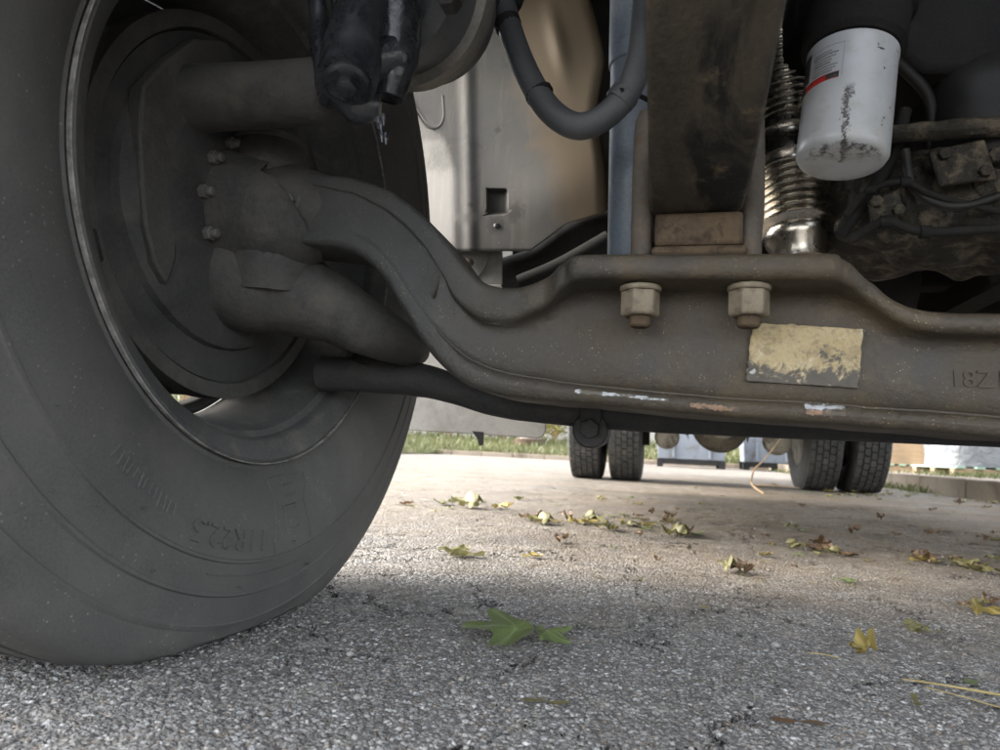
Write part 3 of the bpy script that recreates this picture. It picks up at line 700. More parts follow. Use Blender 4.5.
mb = MB(); mb.tube([at(400,-70,.72), at(440,-20,.80), at(508,8,.84), at(520,-40,.95)], .012, 12, 6); lab(mb.build('air_hose', 'black', truck, origin=at(440,-20,.8)), 'black air hose behind the brake chamber')

# ---- brake chamber, slack adjuster, cam tube
cdir = Vector((.16, .93, .22)).normalized()
cc = at(415, 2, .735)
mb = MB(); mb.lathe([(-.075,.03),(-.07,.07),(-.055,.083),(-.012,.089),(-.011,.098),(.011,.098),(.012,.089),(.055,.083),(.075,.06),(.08,.02)], 48, axis_mat(cc, cdir))
ch = mb.build('brake_chamber', 'chamber_paint', truck, origin=cc, ang=30); lab(ch, 'black air brake chamber can with a clamp band')
mb = MB(); mb.lathe([(-.0135,.0915),(-.0125,.1005),(-.004,.1025),(.004,.1025),(.0125,.1005),(.0135,.0915)], 48, axis_mat(cc, cdir)); mb.build('clamp_band', 'band_steel', ch)
pass
mb = MB(); p = at(452, 6, .66); mb.lathe([(0,.012),(.02,.012)], 6, axis_mat(p, (0,-1,0))); mb.build('mount_bolt', 'iron_dark', ch, bevel=.001)
# slack adjuster: arm hanging over the end of the cam tube
mb = MB()
mb.tube([at(378,-80,.64), at(372,-30,.625), at(361,20,.605), at(351,60,.588), at(347,82,.577)], [.0275,.0285,.029,.0295,.0285], 30, 6)
mb.tube([at(398,-60,.63), at(399,5,.63), at(395,60,.63), at(388,98,.63)], [.022,.024,.024,.015], 20, 6)
mb.tube([at(358,66,.61), at(394,60,.63)], .027, 18)
mb.tube([at(345,84,.62), at(362,104,.625), at(380,106,.63)], [.022,.022,.012], 18, 5)
sl_ = mb.build('slack_adjuster', 'grease', truck, origin=at(360,60,.6), wobble=.0015, wscale=60, ang=50); lab(sl_, 'slack adjuster caked in black grease')
p = at(347, 82, .5765); dn = (at(347,82,.577)-at(351,60,.588)).normalized(); mb = MB(); mb.lathe([(-.002,.0225),(.003,.0225),(.005,.019),(.004,.013)], 28, axis_mat(p, dn)); hexagon(mb, p+dn*.003, dn, .0105, .008); mb.build('adjuster_bolt', 'grease', sl_, wobble=.0008, wscale=120)
mb = MB()
for k in range(5):
    p = at(378+rnd.uniform(-9,9), 118+rnd.uniform(-14,22), .60); mb.tube([p, p+Vector((0,0,-.004)), p+Vector((.001,0,-.012))], [.0022,.003,.0012], 8, 2)
mb.build('grease_drip', 'grease', sl_)
a, b_ = at(150, 102, .645), at(350, 90, .64)
mb = MB(); mb.tube([a, a.lerp(b_, .12), a.lerp(b_, .3), a.lerp(b_, .7), a.lerp(b_, .86), b_], [.052,.044,.036,.0345,.0345,.018], 28, 5)
lab(mb.build('cam_tube', 'iron', truck, origin=a.lerp(b_, .5), wobble=.0012, wscale=60), 'rough cast brake camshaft tube')
mb = MB(); mb.tube([at(315,-40,.63), at(318,10,.63), at(322,60,.62), at(330,100,.615)], [.010,.010,.011,.012], 12, 5); lab(mb.build('grease_line', 'grease', truck, origin=at(318,10,.63), wobble=.002, wscale=60), 'thin greasy line beside the slack adjuster')

# ---- front wheel
WA = .0326; WC = Vector((-.577, FYX, .5))
def tyre_profile():
    # (x, r) from inboard bead over the tread to outboard bead; sidewall ridges included
    side = [(.098,.292),(.109,.300),(.116,.306),(.1185,.309),(.1175,.3125),(.121,.318),(.128,.334),(.1345,.352),(.1385,.368),(.1405,.384),(.141,.396),(.1408,.4105),(.1425,.4115),(.1423,.4145),(.1398,.4155),(.138,.43),(.1355,.4445),(.1365,.446),(.1362,.449),(.1335,.4505),(.131,.463),(.1285,.4775),(.1292,.479),(.128,.482),(.126,.484),(.1225,.4985),(.1165,.511),(.110,.5185),(.102,.522)]
    tread = []
    for x in (.075, .037, 0, -.037, -.075):
        tread += [(x+.006,.5255),(x+.0055,.512),(x-.0055,.512),(x-.006,.5255)]
    return side+tread+[(-x, r) for x, r in reversed(side)]
def flatten(V, c=.5):
    out = []
    for v in V:
        v = Vector(v)
        if v.z < -c+.018:
            over = (-c+.018)-v.z; z = -c+.018-.018*(1-math.exp(-over/.018)); 
            v.x *= 1+.1*over; v.z = z+.0012
        out.append(v)
    return out
def make_front_wheel(loc, rz):
    wh = empty('front_wheel', loc, truck); wh.rotation_euler = (0,0,rz)
    mb = MB(); mb.lathe(tyre_profile(), 220, closed=False); mb.f = mb.f[:-2]; mb.v = [tuple(v) for v in flatten(mb.v)]
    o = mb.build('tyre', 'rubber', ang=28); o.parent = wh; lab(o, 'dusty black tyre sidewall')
    # rim
    mb = MB()
    prof = [(.113,.304),(.119,.305),(.1215,.301),(.119,.296),(.113,.289),(.109,.281),(.104,.277),(.094,.2755),(.088,.268),(.05,.262),(.0,.255),(-.03,.255),(-.05,.262),(-.095,.272),(-.109,.281),(-.115,.296),(-.119,.303),(-.113,.303),(-.107,.285),(-.05,.272),(-.03,.266),(.0,.266),(.05,.272),(.10,.287),(.108,.293)]
    mb.lathe(prof, 120, closed=True); o = mb.build('rim', 'rim_steel', ang=40); o.parent = wh
    mb = MB(); mb.lathe([(.118,.3064),(.1226,.3064),(.1230,.3058),(.1226,.3052),(.118,.3052)], 160, closed=True); o = mb.build('rim_flange', 'rim_edge'); o.parent = wh
    # disc with hand holes
    mb = MB(); na = 120; rr = [.256,.244,.232,.22,.208,.19,.172,.15,.12,.09]; xx = [-.045,-.060,-.070,-.078,-.083,-.088,-.092,-.085,-.08,-.08]
    V = [Vector((x, r*math.cos(2*PI*k/na), r*math.sin(2*PI*k/na))) for r, x in zip(rr, xx) for k in range(na)]; Fc = []
    for i in range(len(rr)-1):
        for k in range(na):
            a = ((k+.5)/na*5+.5-.04) % 1
            if 1 <= i <= 3 and abs(a-.5) < (.12, .14, .12)[i-1]: continue
            Fc.append((i*na+k, i*na+(k+1)%na, (i+1)*na+(k+1)%na, (i+1)*na+k))
    mb.add(V, Fc); o = mb.build('wheel_disc', 'rim_steel', solid=.011); o.parent = wh
    # drum, shield, spider
    mb = MB(); mb.lathe([(.045,.23),(.049,.2295),(.05,.226),(.049,.212),(.044,.2095),(-.06,.2095),(-.06,.10),(-.072,.10),(-.072,.218),(-.03,.2265),(.02,.227),(.024,.2305)], 96, closed=True); o = mb.build('brake_drum', 'iron', ang=35); o.parent = wh
    mb = MB()
    out = []
    for k in range(72):
        t = 2*PI*k/72; r = .2085
        # shield is cut square across towards the cam tube
        out.append(Vector((.0405, r*math.cos(t), r*math.sin(t))))
    mb.loft([[v+Vector((.004,0,0)) for v in out], [v*1 for v in out]]); o = mb.build('dust_shield', 'iron_dark'); o.parent = wh
    mb = MB(); mb.loft([[Vector((x, s*q*math.cos(2*PI*k/40)*(1.1 if math.cos(2*PI*k/40) < 0 else 1), s*q*math.sin(2*PI*k/40))) for k in range(40)] for x, s, q in ((.042,.172,1),(.052,.168,1),(.060,.155,1),(.064,.128,1),(.067,.118,1),(.068,.105,1))])
    o = mb.build('brake_spider', 'iron_dark', ang=35, wobble=.001, wscale=50); o.parent = wh
    for ang in (96, 122, 150, 182, 214, 246, 278, 310, 342, 14, 46, 70):
        t = R(ang); p = Vector((.064, .0835*math.cos(t), .0835*math.sin(t))); mb = MB(); p.x += .003; hexagon(mb, p, (1,0,0), .0085, .009); mb.lathe([(0,.0055),(.015,.0055),(.0165,.004)], 14, axis_mat(p, (1,0,0))); o = mb.build('spider_bolt', 'bolt_dull', bevel=.0008); o.parent = wh
    def wp(px, py, off):
        ax = Vector((math.cos(WA), -math.sin(WA), 0)); fwd = Vector((math.sin(WA), math.cos(WA), 0)); d = cr*((px-500)/F_PX)-cu*((py-375)/F_PX)+cf
        P = CO+d*((WC+ax*off-CO).dot(ax)/d.dot(ax))-WC; return Vector((off, P.dot(fwd), P.z))
    o2 = [wp(x, y, .066) for x, y in ((143,86),(168,60),(196,39),(228,42),(240,80),(236,130),(205,170),(180,215),(176,262),(168,285),(155,262),(146,225),(142,180),(140,130))]
    mb = MB(); mb.prism(o2, None, (-.018,0,0)); o = mb.build('backing_plate', 'iron', bevel=.003, wobble=.001, wscale=40); o.parent = wh
    # rivets near the drum edge, small weight clip
    t = R(205); p = Vector((.0935, .2715*math.cos(t), .2715*math.sin(t))); mb = MB(); mb.box(p, (.016,.008,.03), Matrix.Rotation(t, 3, 'X')); o = mb.build('balance_weight', 'black', bevel=.003); o.parent = wh
    # raised lettering on the inboard sidewall
    sx_ = [(r, x) for x, r in tyre_profile() if x > .09]
    def xs(r): return np.interp(r, [a for a, b in sx_], [b for a, b in sx_])
    def wrap(u, v, lift, th0, r0):
        r = r0+v; t = R(th0)-u/r0; return Vector((xs(r)+lift, r*math.cos(t), r*math.sin(t)))
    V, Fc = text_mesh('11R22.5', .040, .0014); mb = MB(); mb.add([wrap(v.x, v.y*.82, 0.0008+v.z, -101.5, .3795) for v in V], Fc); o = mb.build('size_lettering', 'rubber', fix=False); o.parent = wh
    # outlined badge beside it, and moulded dashes
    def ring(pts, rad=.0012):
        return MB().tube([wrap(u, v, .0005, -84, .345) for u, v in pts], rad, 6)
    for pts in ([(-.035,.062),(-.03,.012),(-.045,-.005),(-.05,-.018),(.0,-.024),(.034,-.022),(.03,.0),(.034,.05),(.030,.066)], [(-.012,.012),(.012,.012),(.012,.04),(-.012,.04),(-.012,.012)], [(-.018,-.012),(.006,-.012),(.006,.0),(-.018,.0)]):
        P = []
        for a, b_ in zip(pts[:-1], pts[1:]): P += [(a[0]+(b_[0]-a[0])*k/5, a[1]+(b_[1]-a[1])*k/5) for k in range(5)]
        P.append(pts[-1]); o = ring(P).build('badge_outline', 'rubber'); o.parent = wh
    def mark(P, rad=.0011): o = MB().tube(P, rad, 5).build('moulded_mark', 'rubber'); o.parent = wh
    for k in range(13):
        th = -116-k*1.15; r0 = .378-.0004*k
        mark([wrap(0, 0, .0003, th, r0), wrap(rnd.uniform(-.002,.002), .011+rnd.random()*.004, .0003, th, r0)])
    mark([wrap(0, 0, .0006, -82-k, .428) for k in range(0, 24)], .0007)
    for k in range(14):
        th, r0 = (-75-k*9.3, .4) if k % 2 else (-79-k*9, .44)
        mark([wrap(0, 0, .0, th, r0), wrap(0, 0, .006, th, r0)])
    return wh
fw = make_front_wheel(WC, -WA); lab(fw, 'front wheel seen from its inner side, hub and drum inside the rim')
fw2 = copy_tree(fw, truck); fw2.location = Vector((2*TC-WC.x, WC.y, WC.z))-world_loc(truck); fw2.rotation_euler = (0,0,PI+WA)
fw2['label'] = 'front wheel at the other end of the axle beam'

# ---- steering knuckle, arm, tie rod
mb = MB()
mb.tube([WC+Vector((.055,0,0)), WC+Vector((.085,-.005,-.005)), WC+Vector((.125,-.01,-.012)), at(300,214,.74), at(345,215,.745)], [.085,.078,.068,.058,.04], 28, 5)
mb.tube([at(268,150,.745), at(270,185,.74), at(272,250,.74), at(270,292,.745)], [.044,.052,.054,.05], 28, 5)
kn = mb.build('steering_knuckle', 'iron', truck, origin=WC+Vector((.12,0,0)), wobble=.0016, wscale=40, ang=60); lab(kn, 'cast steering knuckle round the kingpin')
mb = MB(); p = at(247,207,.685); mb.lathe([(0,.010),(.012,.0095),(.016,.006)], 14, axis_mat(p+Vector((0,.01,0)), (.2,-1,0))); mb.build('grease_nipple', 'iron', kn)
for q in range(3):
    mb = MB(); pp = at(262+q*16, 196+q*4, .70)+Vector((0,-.008,0)); hexagon(mb, pp, (0,-1,0), .008, .008); mb.lathe([(-.004,.012),(0,.012)], 18, axis_mat(pp, (0,-1,0))); mb.build('knuckle_bolt', 'bolt_dull', kn)
mb = MB(); mb.lathe([(0,.047),(.01,.047),(.014,.038)], 28, axis_mat(at(268,150,.745), (0,0,1))); mb.build('kingpin_cap', 'iron', kn, bevel=.002)
mb = MB()
mb.tube([WC+Vector((.03,.0,-.075)), WC+Vector((.075,.005,-.085)), at(285,292,.765), at(330,308,.775), at(372,330,.80), at(404,345,.86), at(414,350,.93)], [.066,.062,.05,.037,.029,.023], 26, 6)
arm = mb.build('steering_arm', 'iron', truck, origin=at(330,308,.775), wobble=.0014, wscale=35, ang=70); lab(arm, 'thick curved steering arm below the knuckle')
mb = MB(); mb.lathe([(0,.024),(.012,.028),(.022,.026),(.028,.02)], 24, axis_mat(at(372,352,.89), (0,0,-1))); mb.build('ball_joint_boot', 'black', arm)
TY = .885
tp = [(322,374), (372,375), (420,380), (455,389), (490,400), (530,407), (600,413), (700,419)]
P = [at(x, y, TY) for x, y in tp]; z_e = P[-1].z
P += [Vector((TC, TY, z_e-.001)), Vector((2*TC-P[-1].x, TY, z_e)), Vector((2*TC-P[-4].x, TY, P[-4].z)), Vector((2*TC-P[0].x, TY, P[0].z))]
mb = MB(); mb.tube(P, [.0245,.0245,.023,.020,.0195,.0195,.0195,.0195,.0195,.0195,.0195,.021], 22, 8)
tr = mb.build('tie_rod', 'iron_dark', truck, origin=Vector((TC, TY, z_e)), wobble=.0006, wscale=40); lab(tr, 'black tie rod tube running behind the axle beam')
pc = at(591, 427, TY-.012)
mb = MB(); mb.lathe([(-.014,.0255),(-.012,.027),(.012,.027),(.014,.0255)], 28, axis_mat(Vector((pc.x, TY, at(591,412,TY).z)), (1,0,0)))
mb.lathe([(-.022,.020),(-.018,.0225),(.03,.0225),(.032,.02)], 26, axis_mat(Vector((pc.x, TY+.01, pc.z-.004)), (0,-1,0))); mb.build('tube_clamp', 'iron_dark', tr, bevel=.002)
mb = MB(); hexagon(mb, Vector((pc.x, TY-.02, pc.z-.003)), (0,-1,0), .0125, .012, .4); mb.build('clamp_bolt', 'iron_dark', tr, bevel=.001)

# ---- wheel-well panel behind the wheel
def panel():
    rows = [(-130,578),(-60,583),(-20,587),(0,590),(25,597),(50,603),(65,604.5),(85,601),(100,598.5),(115,598),(135,600),(160,604),(185,606),(212,606.5),(217,588),(223,568),(235,552),(251,530)]
    nu = 70; V = []; ny = 120; mb = MB()
    def xr(py): return float(np.interp(py, [r[0] for r in rows], [r[1] for r in rows]))
    for j in range(ny+1):
        py = -130+(251+130)*j/ny; a, b_ = 372, xr(py)
        for i in range(nu+1):
            u = i/nu; px = a+(b_-a)*u
            Y = 1.36-.00015*(px-455)
            fold = float(np.interp(py, [95,140,170,250], [408,444,454,454]))                     # the face turns away to the outside here
            if px < fold: Y += (fold-px)*.0016
            rib = max(0, 1-abs(px-(467+.02*(py-60)))/9); Y -= .006*rib*rib*(3-2*rib)
            rr = max(0, (px-(b_-9))/9); 
            if py < 212: Y += .03*rr*rr                                       # rolled inner edge
            e = ((px-(565-.10*(py)))/40)**2+((py-15)/120)**2; Y -= .010*math.exp(-e*1.6)   # bulge
            e = ((px-555-.22*(py-30))/9)**2+((py-40)/34)**2; Y -= .012*math.exp(-e*1.5)
            if 489 <= px <= 509 and 189 <= py <= 216: Y += .022                # square pocket
            e = ((px-560)/45)**2+((py-190)/35)**2; Y -= .014*math.exp(-e)
            V.append(at(px, py, Y))
    mb.add(V, [(j*(nu+1)+i, j*(nu+1)+i+1, (j+1)*(nu+1)+i+1, (j+1)*(nu+1)+i) for j in range(ny) for i in range(nu)])
    o = mb.build('wheel_well_panel', 'panel_plastic', truck, origin=PANEL_O, solid=.004, fix=False, ang=50); lab(o, 'grey moulded wheel-well panel streaked with dried mud')
    mb = MB(); p = at(499, 204, 1.372); mb.tube([p+Vector((0,.004,-.006)), p+Vector((0,.004,.006))], .004, 10); mb.build('slot', 'black', o)
    for q in ((497,226),(516,214)):
        mb = MB(); p = at(*q, 1.352); mb.lathe([(0,.007),(.005,.0065),(.008,.003)], 12, axis_mat(p+Vector((0,.003,0)), (0,-1,0))); mb.build('clip', 'grease', o, wobble=.001, wscale=200)
    mb = MB(); P = [at(x, y, 1.362) for x, y in ((404,92),(416,112),(424,124),(432,128),(440,126),(444,116),(443,96))]; mb.tube(P, .0035, 8, 4); mb.build('moulded_bead', 'panel_plastic', o)
panel()
# bits under the panel
mb = MB(); c0 = at(482, 268, 1.40); mb.prism([at(x, y, 1.40) for x, y in ((452,230),(502,230),(502,284),(470,284))], None, (0,.006,0)); br = mb.build('panel_bracket', 'zinc', truck, origin=c0, bevel=.001); lab(br, 'bright zinc bracket under the wheel-well panel')
mb = MB(); mb.lathe([(0,.05),(.004,.05),(.005,.035),(.002,.034)], 28, axis_mat(at(466,258,1.399), (0,-1,0))); mb.build('bracket_cup', 'zinc', br)
mb = MB(); p = at(470, 263, 1.39); mb.lathe([(0,.009),(.01,.009),(.012,.006)], 12, axis_mat(p, (0,-1,0))); mb.build('bracket_bolt', 'nut_steel', br)
mb = MB(); mb.tube([at(500,275,1.45), at(540,262,1.45), at(570,240,1.45), at(600,228,1.45), at(660,225,1.5)], .035, 14, 5); lab(mb.build('air_pipe', 'black', truck, origin=at(570,240,1.45)), 'black pipe under the wheel-well panel')
mb = MB(); mb.tube([at(520,285,1.3), at(560,268,1.3), at(610,240,1.3)], .02, 12, 5); lab(mb.build('cable_conduit', 'black', truck, origin=at(560,268,1.3)), 'thin black cable conduit under the panel')
mb = MB(); mb.lathe([(0,.05),(.02,.13),(.06,.15),(.75,.15),(.79,.13),(.81,.05)], 32, axis_mat((-.17,1.55,.83), (0,1,0))); lab(mb.build('air_tank', 'black', truck, origin=(-.17,1.9,.83)), 'black compressed air tank')

mb = MB(); mb.bb((-.34,1.50,.52),(.10,1.53,1.6)); lab(mb.build('dark_backing', 'black', truck, origin=(-.14,1.56,.9)), 'black plate added behind the wheel-well panel to darken the gap')  # backing added to shut out sky and keep the gap dark
# mud flap with hook, hanging behind the wheel
mb = MB(); fl = [at(x, y, 1.55) for x, y in ((330,330),(540,330),(541,437))]
c_ = at(541, 437, 1.55); c2 = at(330, 423, 1.55)
out = [Vector((c2.x-.2, 1.55, c2.z)), Vector((c_.x-.02, 1.55, c_.z-.002))]+[Vector((c_.x-.02+.02*math.sin(t), 1.55, c_.z-.002+.02-.02*math.cos(t))) for t in (.4,.8,1.2,1.57)]+[Vector((c_.x, 1.55, .62)), Vector((c2.x-.2, 1.55, .62))]
mb.prism([v+Vector((0,.06,0)) for v in out], None, (0,.008,0)); mf = mb.build('mud_flap', 'plastic_flap', truck, origin=(-.5,1.55,.4), bevel=.002); lab(mf, 'pale grey flap hanging low behind the front tyre')
mb = MB(); mb.prism([at(x, y, 1.6) for x, y in ((472,431),(483,432),(483,445),(479,446),(478,440))], None, (0,.006,0)); mb.build('hook', 'black', mf)

# ---- oil filter
f0 = at(841, 163, .905); f1 = at(856, 20, .93); fd = (f1-f0).normalized()
fm = axis_mat(f0, fd)      # local x along the can
rf = .0535
ofl = MB(); ofl.lathe([(-.0005,.0),(-.001,.034),(0,.044),(.0035,.0505),(.009,.0533),(.02,rf),(.19,rf),(.195,.05)], 64)
Rz = Matrix(((0,0,1),(0,1,0),(1,0,0))).to_4x4()   # x(axis)->z
def fpt(t, h, lift=0.0):     # angle around, height along
    return Vector(((rf+lift)*math.sin(t), -(rf+lift)*math.cos(t), h))
mb = MB()
prof = [(0.0,.0005),(-.001,.034),(0,.044),(.0035,.0505),(.009,.0533),(.02,rf),(.142,rf),(.145,.0545),(.150,.0545),(.152,.05)]
n = 64; V = [Vector((r*math.sin(2*PI*k/n), -r*math.cos(2*PI*k/n), x)) for x, r in prof for k in range(n)]
Fc = [(i*n+k, i*n+(k+1)%n, (i+1)*n+(k+1)%n, (i+1)*n+k) for i in range(len(prof)-1) for k in range(n)]+[tuple(reversed(range(n))), tuple(range((len(prof)-1)*n, len(prof)*n))]
mb.add(V, Fc); oil = mb.build('oil_filter', 'filter_paint', truck, ang=60)
q = fd.to_track_quat('Z', 'Y')
# spin so that local -y faces the camera
mq = q.to_matrix(); ly = mq @ Vector((0,-1,0)); tocam = (CO-f0); tocam -= fd*tocam.dot(fd); tocam.normalize()
ang = math.atan2(fd.dot(ly.cross(tocam)), ly.dot(tocam))
q = (Matrix.Rotation(ang, 3, fd) @ mq).to_quaternion()
oil.rotation_mode = 'QUATERNION'; oil.rotation_quaternion = q; oil.location = f0-world_loc(truck)
lab(oil, 'white spin-on oil filter with a red and black label and an oily streak')
def fpatch(t0, t1, h0, h1, mat, name, lift=.0004):
    mb = MB(); mb.grid(lambda u, v: fpt(t0+(t1-t0)*u, h0+(h1-h0)*v, lift), 12, 2); o = mb.build(name, mat, fix=False, solid=.0003); o.parent = oil
# label: outline box, red/black band at its foot, rows of small print, dark end panel
fpatch(R(-84), R(-14), .086, .0945, 'label_red', 'label_band')
fpatch(R(-30), R(-13.5), .0865, .094, 'label_black', 'label_print', .0007)
fpatch(R(-86), R(-66), .085, .096, 'label_black', 'label_print', .0007)
fpatch(R(-84), R(-60), .098, .139, 'label_black', 'label_panel')
for k in range(8):
    h = .097+.0042*k; a0 = -50+rnd.uniform(-5, 2); fpatch(R(a0), R(-16-rnd.uniform(0, 12)), h, h+.0015+.0006*(k % 3 == 0), 'label_grey', 'label_print')
for a0, a1, h0, h1 in ((-60,-10,.1345,.1350), (-10.4,-10,.088,.135)):
    fpatch(R(a0), R(a1), h0, h1, 'label_grey', 'label_line')
mb = MB(); mb.lathe([(.153,.056),(.16,.062),(.21,.064),(.215,.07),(.30,.07)], 40, fm); lab(mb.build('filter_head', 'black', truck, origin=f0+fd*.2, ang=30), 'black filter head above the oil filter')

# ---- exhaust bellows
e0 = at(800, 262, 1.12); e1 = at(785, 60, 1.16); ed = (e1-e0); eL = ed.length
prof = [(0,.036),(.018,.037),(.03,.044),(.042,.047),(.05,.045)]
def corr(x0, x1, r0, r1, pitch=.0125):
    L = []; x = x0
    while x+pitch < x1:
        L += [(x+pitch*(k/8), r0+(r1-r0)*(.5-.5*math.cos(2*PI*k/8))) for k in range(8)]; x += pitch
    return L
prof += corr(.052, .158, .0485, .058)+[(.163,.051),(.166,.0545),(.18,.0545),(.186,.0515),(.196,.0505),(.206,.052),(.209,.0555),(.22,.055)]+corr(.226, eL+.06, .045, .0535)
prof = [(x, r*1.1) for x, r in prof]
mb = MB(); mb.lathe(prof, 48, axis_mat(e0, ed)); eb = mb.build('exhaust_bellows', 'bellows_steel', truck, origin=e0, ang=50); lab(eb, 'shiny stainless corrugated exhaust bellows')

# ---- engine, sump, frame, cab, body
def blob(name, lo, hi, mat, e=4.0, amp=.012, sc=14, label=None, nu=72, nv=36):
    lo, hi = Vector(lo), Vector(hi); c = (lo+hi)/2; h = (hi-lo)/2; mb = MB()
    def fn(u, v):
        a = u*2*PI; b_ = (v-.5)*PI*.998
        d = Vector((math.cos(a)*math.cos(b_), math.sin(a)*math.cos(b_), math.sin(b_)))
        k = (abs(d.x)**e+abs(d.y)**e+abs(d.z)**e)**(-1/e); p = c+Vector((d.x*h.x, d.y*h.y, d.z*h.z))*k
        return p+Vector(d)*amp*(mnoise.noise(p*sc)+.5*mnoise.noise(p*sc*2.7))
    mb.grid(fn, nu, nv); o = mb.build(name, mat, truck, origin=c, ang=60)
    if label: lab(o, label)
    return o
sp_ = blob('oil_sump', (.235,1.0,.528), (.80,1.24,.66), 'oily_cast', 5, .022, 13, 'oil-caked cast engine sump', 140, 60)
for k in range(7):
    x = .27+k*.072; mb = MB(); hexagon(mb, Vector((x, 1.0+.012*math.sin(k*3), .635+.008*math.sin(k*5))), (0,-1,.1), .011, .016); mb.build('sump_bolt', 'oily_cast', sp_, wobble=.001, wscale=90)
for k in range(5):
    x = .30+k*.095; mb = MB(); mb.tube([Vector((x, 1.01, .62)), Vector((x+.01, .995, .585)), Vector((x+.02, 1.02, .545))], [.008,.013,.008], 10, 4); mb.build('sump_rib', 'oily_cast', sp_, wobble=.004, wscale=40)
mb = MB(); mb.tube([Vector((.25,.98,.665)), Vector((.36,.965,.66)), Vector((.5,.975,.668)), Vector((.7,.97,.66))], [.012,.014,.012,.014], 10, 6); mb.build('sump_flange', 'oily_cast', sp_, wobble=.004, wscale=30)
blob('gearbox', (.22,1.95,.56), (.70,2.9,1.0), 'black', 4, .01, 9, 'dark gearbox housing behind the engine')
blob('engine_block', (.30,1.12,.70), (.80,1.85,1.25), 'black', 6, .01, 9, 'dark engine block')
sm = blob('front_cover', (.355,.98,.605), (.72,1.25,.80), 'black_gloss', 5, .004, 9, 'rounded black cover on the engine front')
mb = MB(); 
P = [at(x, y, .975) for x, y in ((905,150),(912,185),(935,203),(965,206),(1000,196),(1040,185))]
mb.tube(P, .006, 10, 6); mb.build('cover_lip', 'black_gloss', sm)
# crossmember / front support over the filter
mb = MB(); o_ = [at(x, y, 1.0) for x, y in ((795,-160),(795,24),(812,37),(880,42),(905,58),(925,70),(1010,72),(1100,70),(1100,-160))]
mb.prism(o_, None, (0,.24,0)); lab(mb.build('front_crossmember', 'black', truck, origin=at(900,30,.9), bevel=.01), 'black crossmember above the oil filter')
for k, (a, b_, r, m) in enumerate([(((895,60,1.0)), (930,150,1.05), .008, 'black_gloss'), ((905,60,1.05), (960,110,1.1), .012, 'black'), ((840,235,1.0), (905,110,1.0), .009, 'black')]):
    mb = MB(); A, B = at(*a), at(*b_); mb.tube([A, A.lerp(B, .5)+Vector((.02,0,.01)), B], r, 10, 5); lab(mb.build('engine_pipe', m, truck, origin=A), 'dark pipe beside the engine')
for k, (P, r, m) in enumerate([([(846,215,.99),(870,190,.97),(905,182,.96),(935,196,.97),(1010,214,.98)], .0045, 'black'), ([(850,240,.98),(885,222,.96),(925,232,.955),(1010,228,.97)], .006, 'black')]):
    mb = MB(); Q = [at(*p) for p in P]; mb.tube(Q, r, 10, 6); w_ = mb.build('wiring_loom', m, truck, origin=Q[1]); lab(w_, 'black cable or hose run across the engine front')
    for j in (1, 2):
        mb = MB(); mb.tube([Q[j]-Vector((.006,0,0)), Q[j]+Vector((.006,0,0))], r*1.5, 10); mb.build('cable_clip', 'black', w_)
for pl in (((930,150),(985,138),(998,178),(940,186)), ((868,200),(900,188),(905,214),(872,222))):
    mb = MB(); mb.prism([at(x, y, .972) for x, y in pl], None, (0,.008,0)); b2 = mb.build('engine_bracket', 'oily_cast', truck, origin=at(*pl[0], .972), bevel=.003); lab(b2, 'small greasy bracket bolted to the engine')
    for q in (0, 2):
        mb = MB(); pp = at(*pl[q], .972).lerp(at(*pl[(q+2) % 4], .972), .2); hexagon(mb, pp, (0,-1,0), .008, .009); mb.build('bracket_bolt', 'oily_cast', b2)
for s in (-1, 1):
    x = TC+s*.42
    mb = MB(); z0, z1 = .70, .95
    mb.bb((x-.04, -.1, z0), (x+.04, 8.6, z0+.009)); mb.bb((x-.04, -.1, z1-.009), (x+.04, 8.6, z1)); mb.bb((x-.004-s*.036, -.1, z0+.0095), (x+.004-s*.036, 8.6, z1-.0095))
    lab(mb.build('frame_rail', 'black', truck, origin=(x, 4, .8)), 'black steel chassis rail')
for y in (2.3, 3.6, 4.9, 7.3):
    mb = MB(); mb.bb((TC-.378, y-.05, .76), (TC+.378, y+.05, .90)); lab(mb.build('crossmember', 'black', truck, origin=(TC, y, .8), bevel=.01), 'black chassis crossmember')
mb = MB(); mb.bb((-.62,-.1,1.25), (1.53,1.45,1.32)); lab(mb.build('cab_floor', 'black', truck, origin=(TC,.4,1.28)), 'black cab floor')
# cab shell
mb = MB()
sec = [(-.16,.98),(-.2,1.3),(-.12,1.9),(.1,2.85),(.2,2.95),(1.4,2.98),(1.5,2.9),(1.5,1.35),(1.30,1.33),(1.18,1.2),(.74,1.245),(.3,1.2),(.17,1.1),(.08,.98)]
mb.prism([Vector((-.76, y, z)) for y, z in sec], None, (.04,0,0)); mb.prism([Vector((2*TC+.72, y, z)) for y, z in sec], None, (.04,0,0))
mb.bb((-.719,-.18,1.35),(2*TC+.719,-.12,2.0)); mb.bb((-.719,.12,2.9),(2*TC+.719,1.45,2.96)); mb.bb((-.719,1.44,1.33),(2*TC+.719,1.49,2.89))
lab(mb.build('cab_shell', 'paint_blue', truck, origin=(TC,.4,1.6), bevel=.01), 'cab bodywork')
mb = MB(); mb.bb((-.70,-.20,.74),(2*TC+.70,-.08,1.02)); lab(mb.build('front_bumper', 'paint_dark', truck, origin=(TC,-.14,.85), bevel=.03), 'dark front bumper')
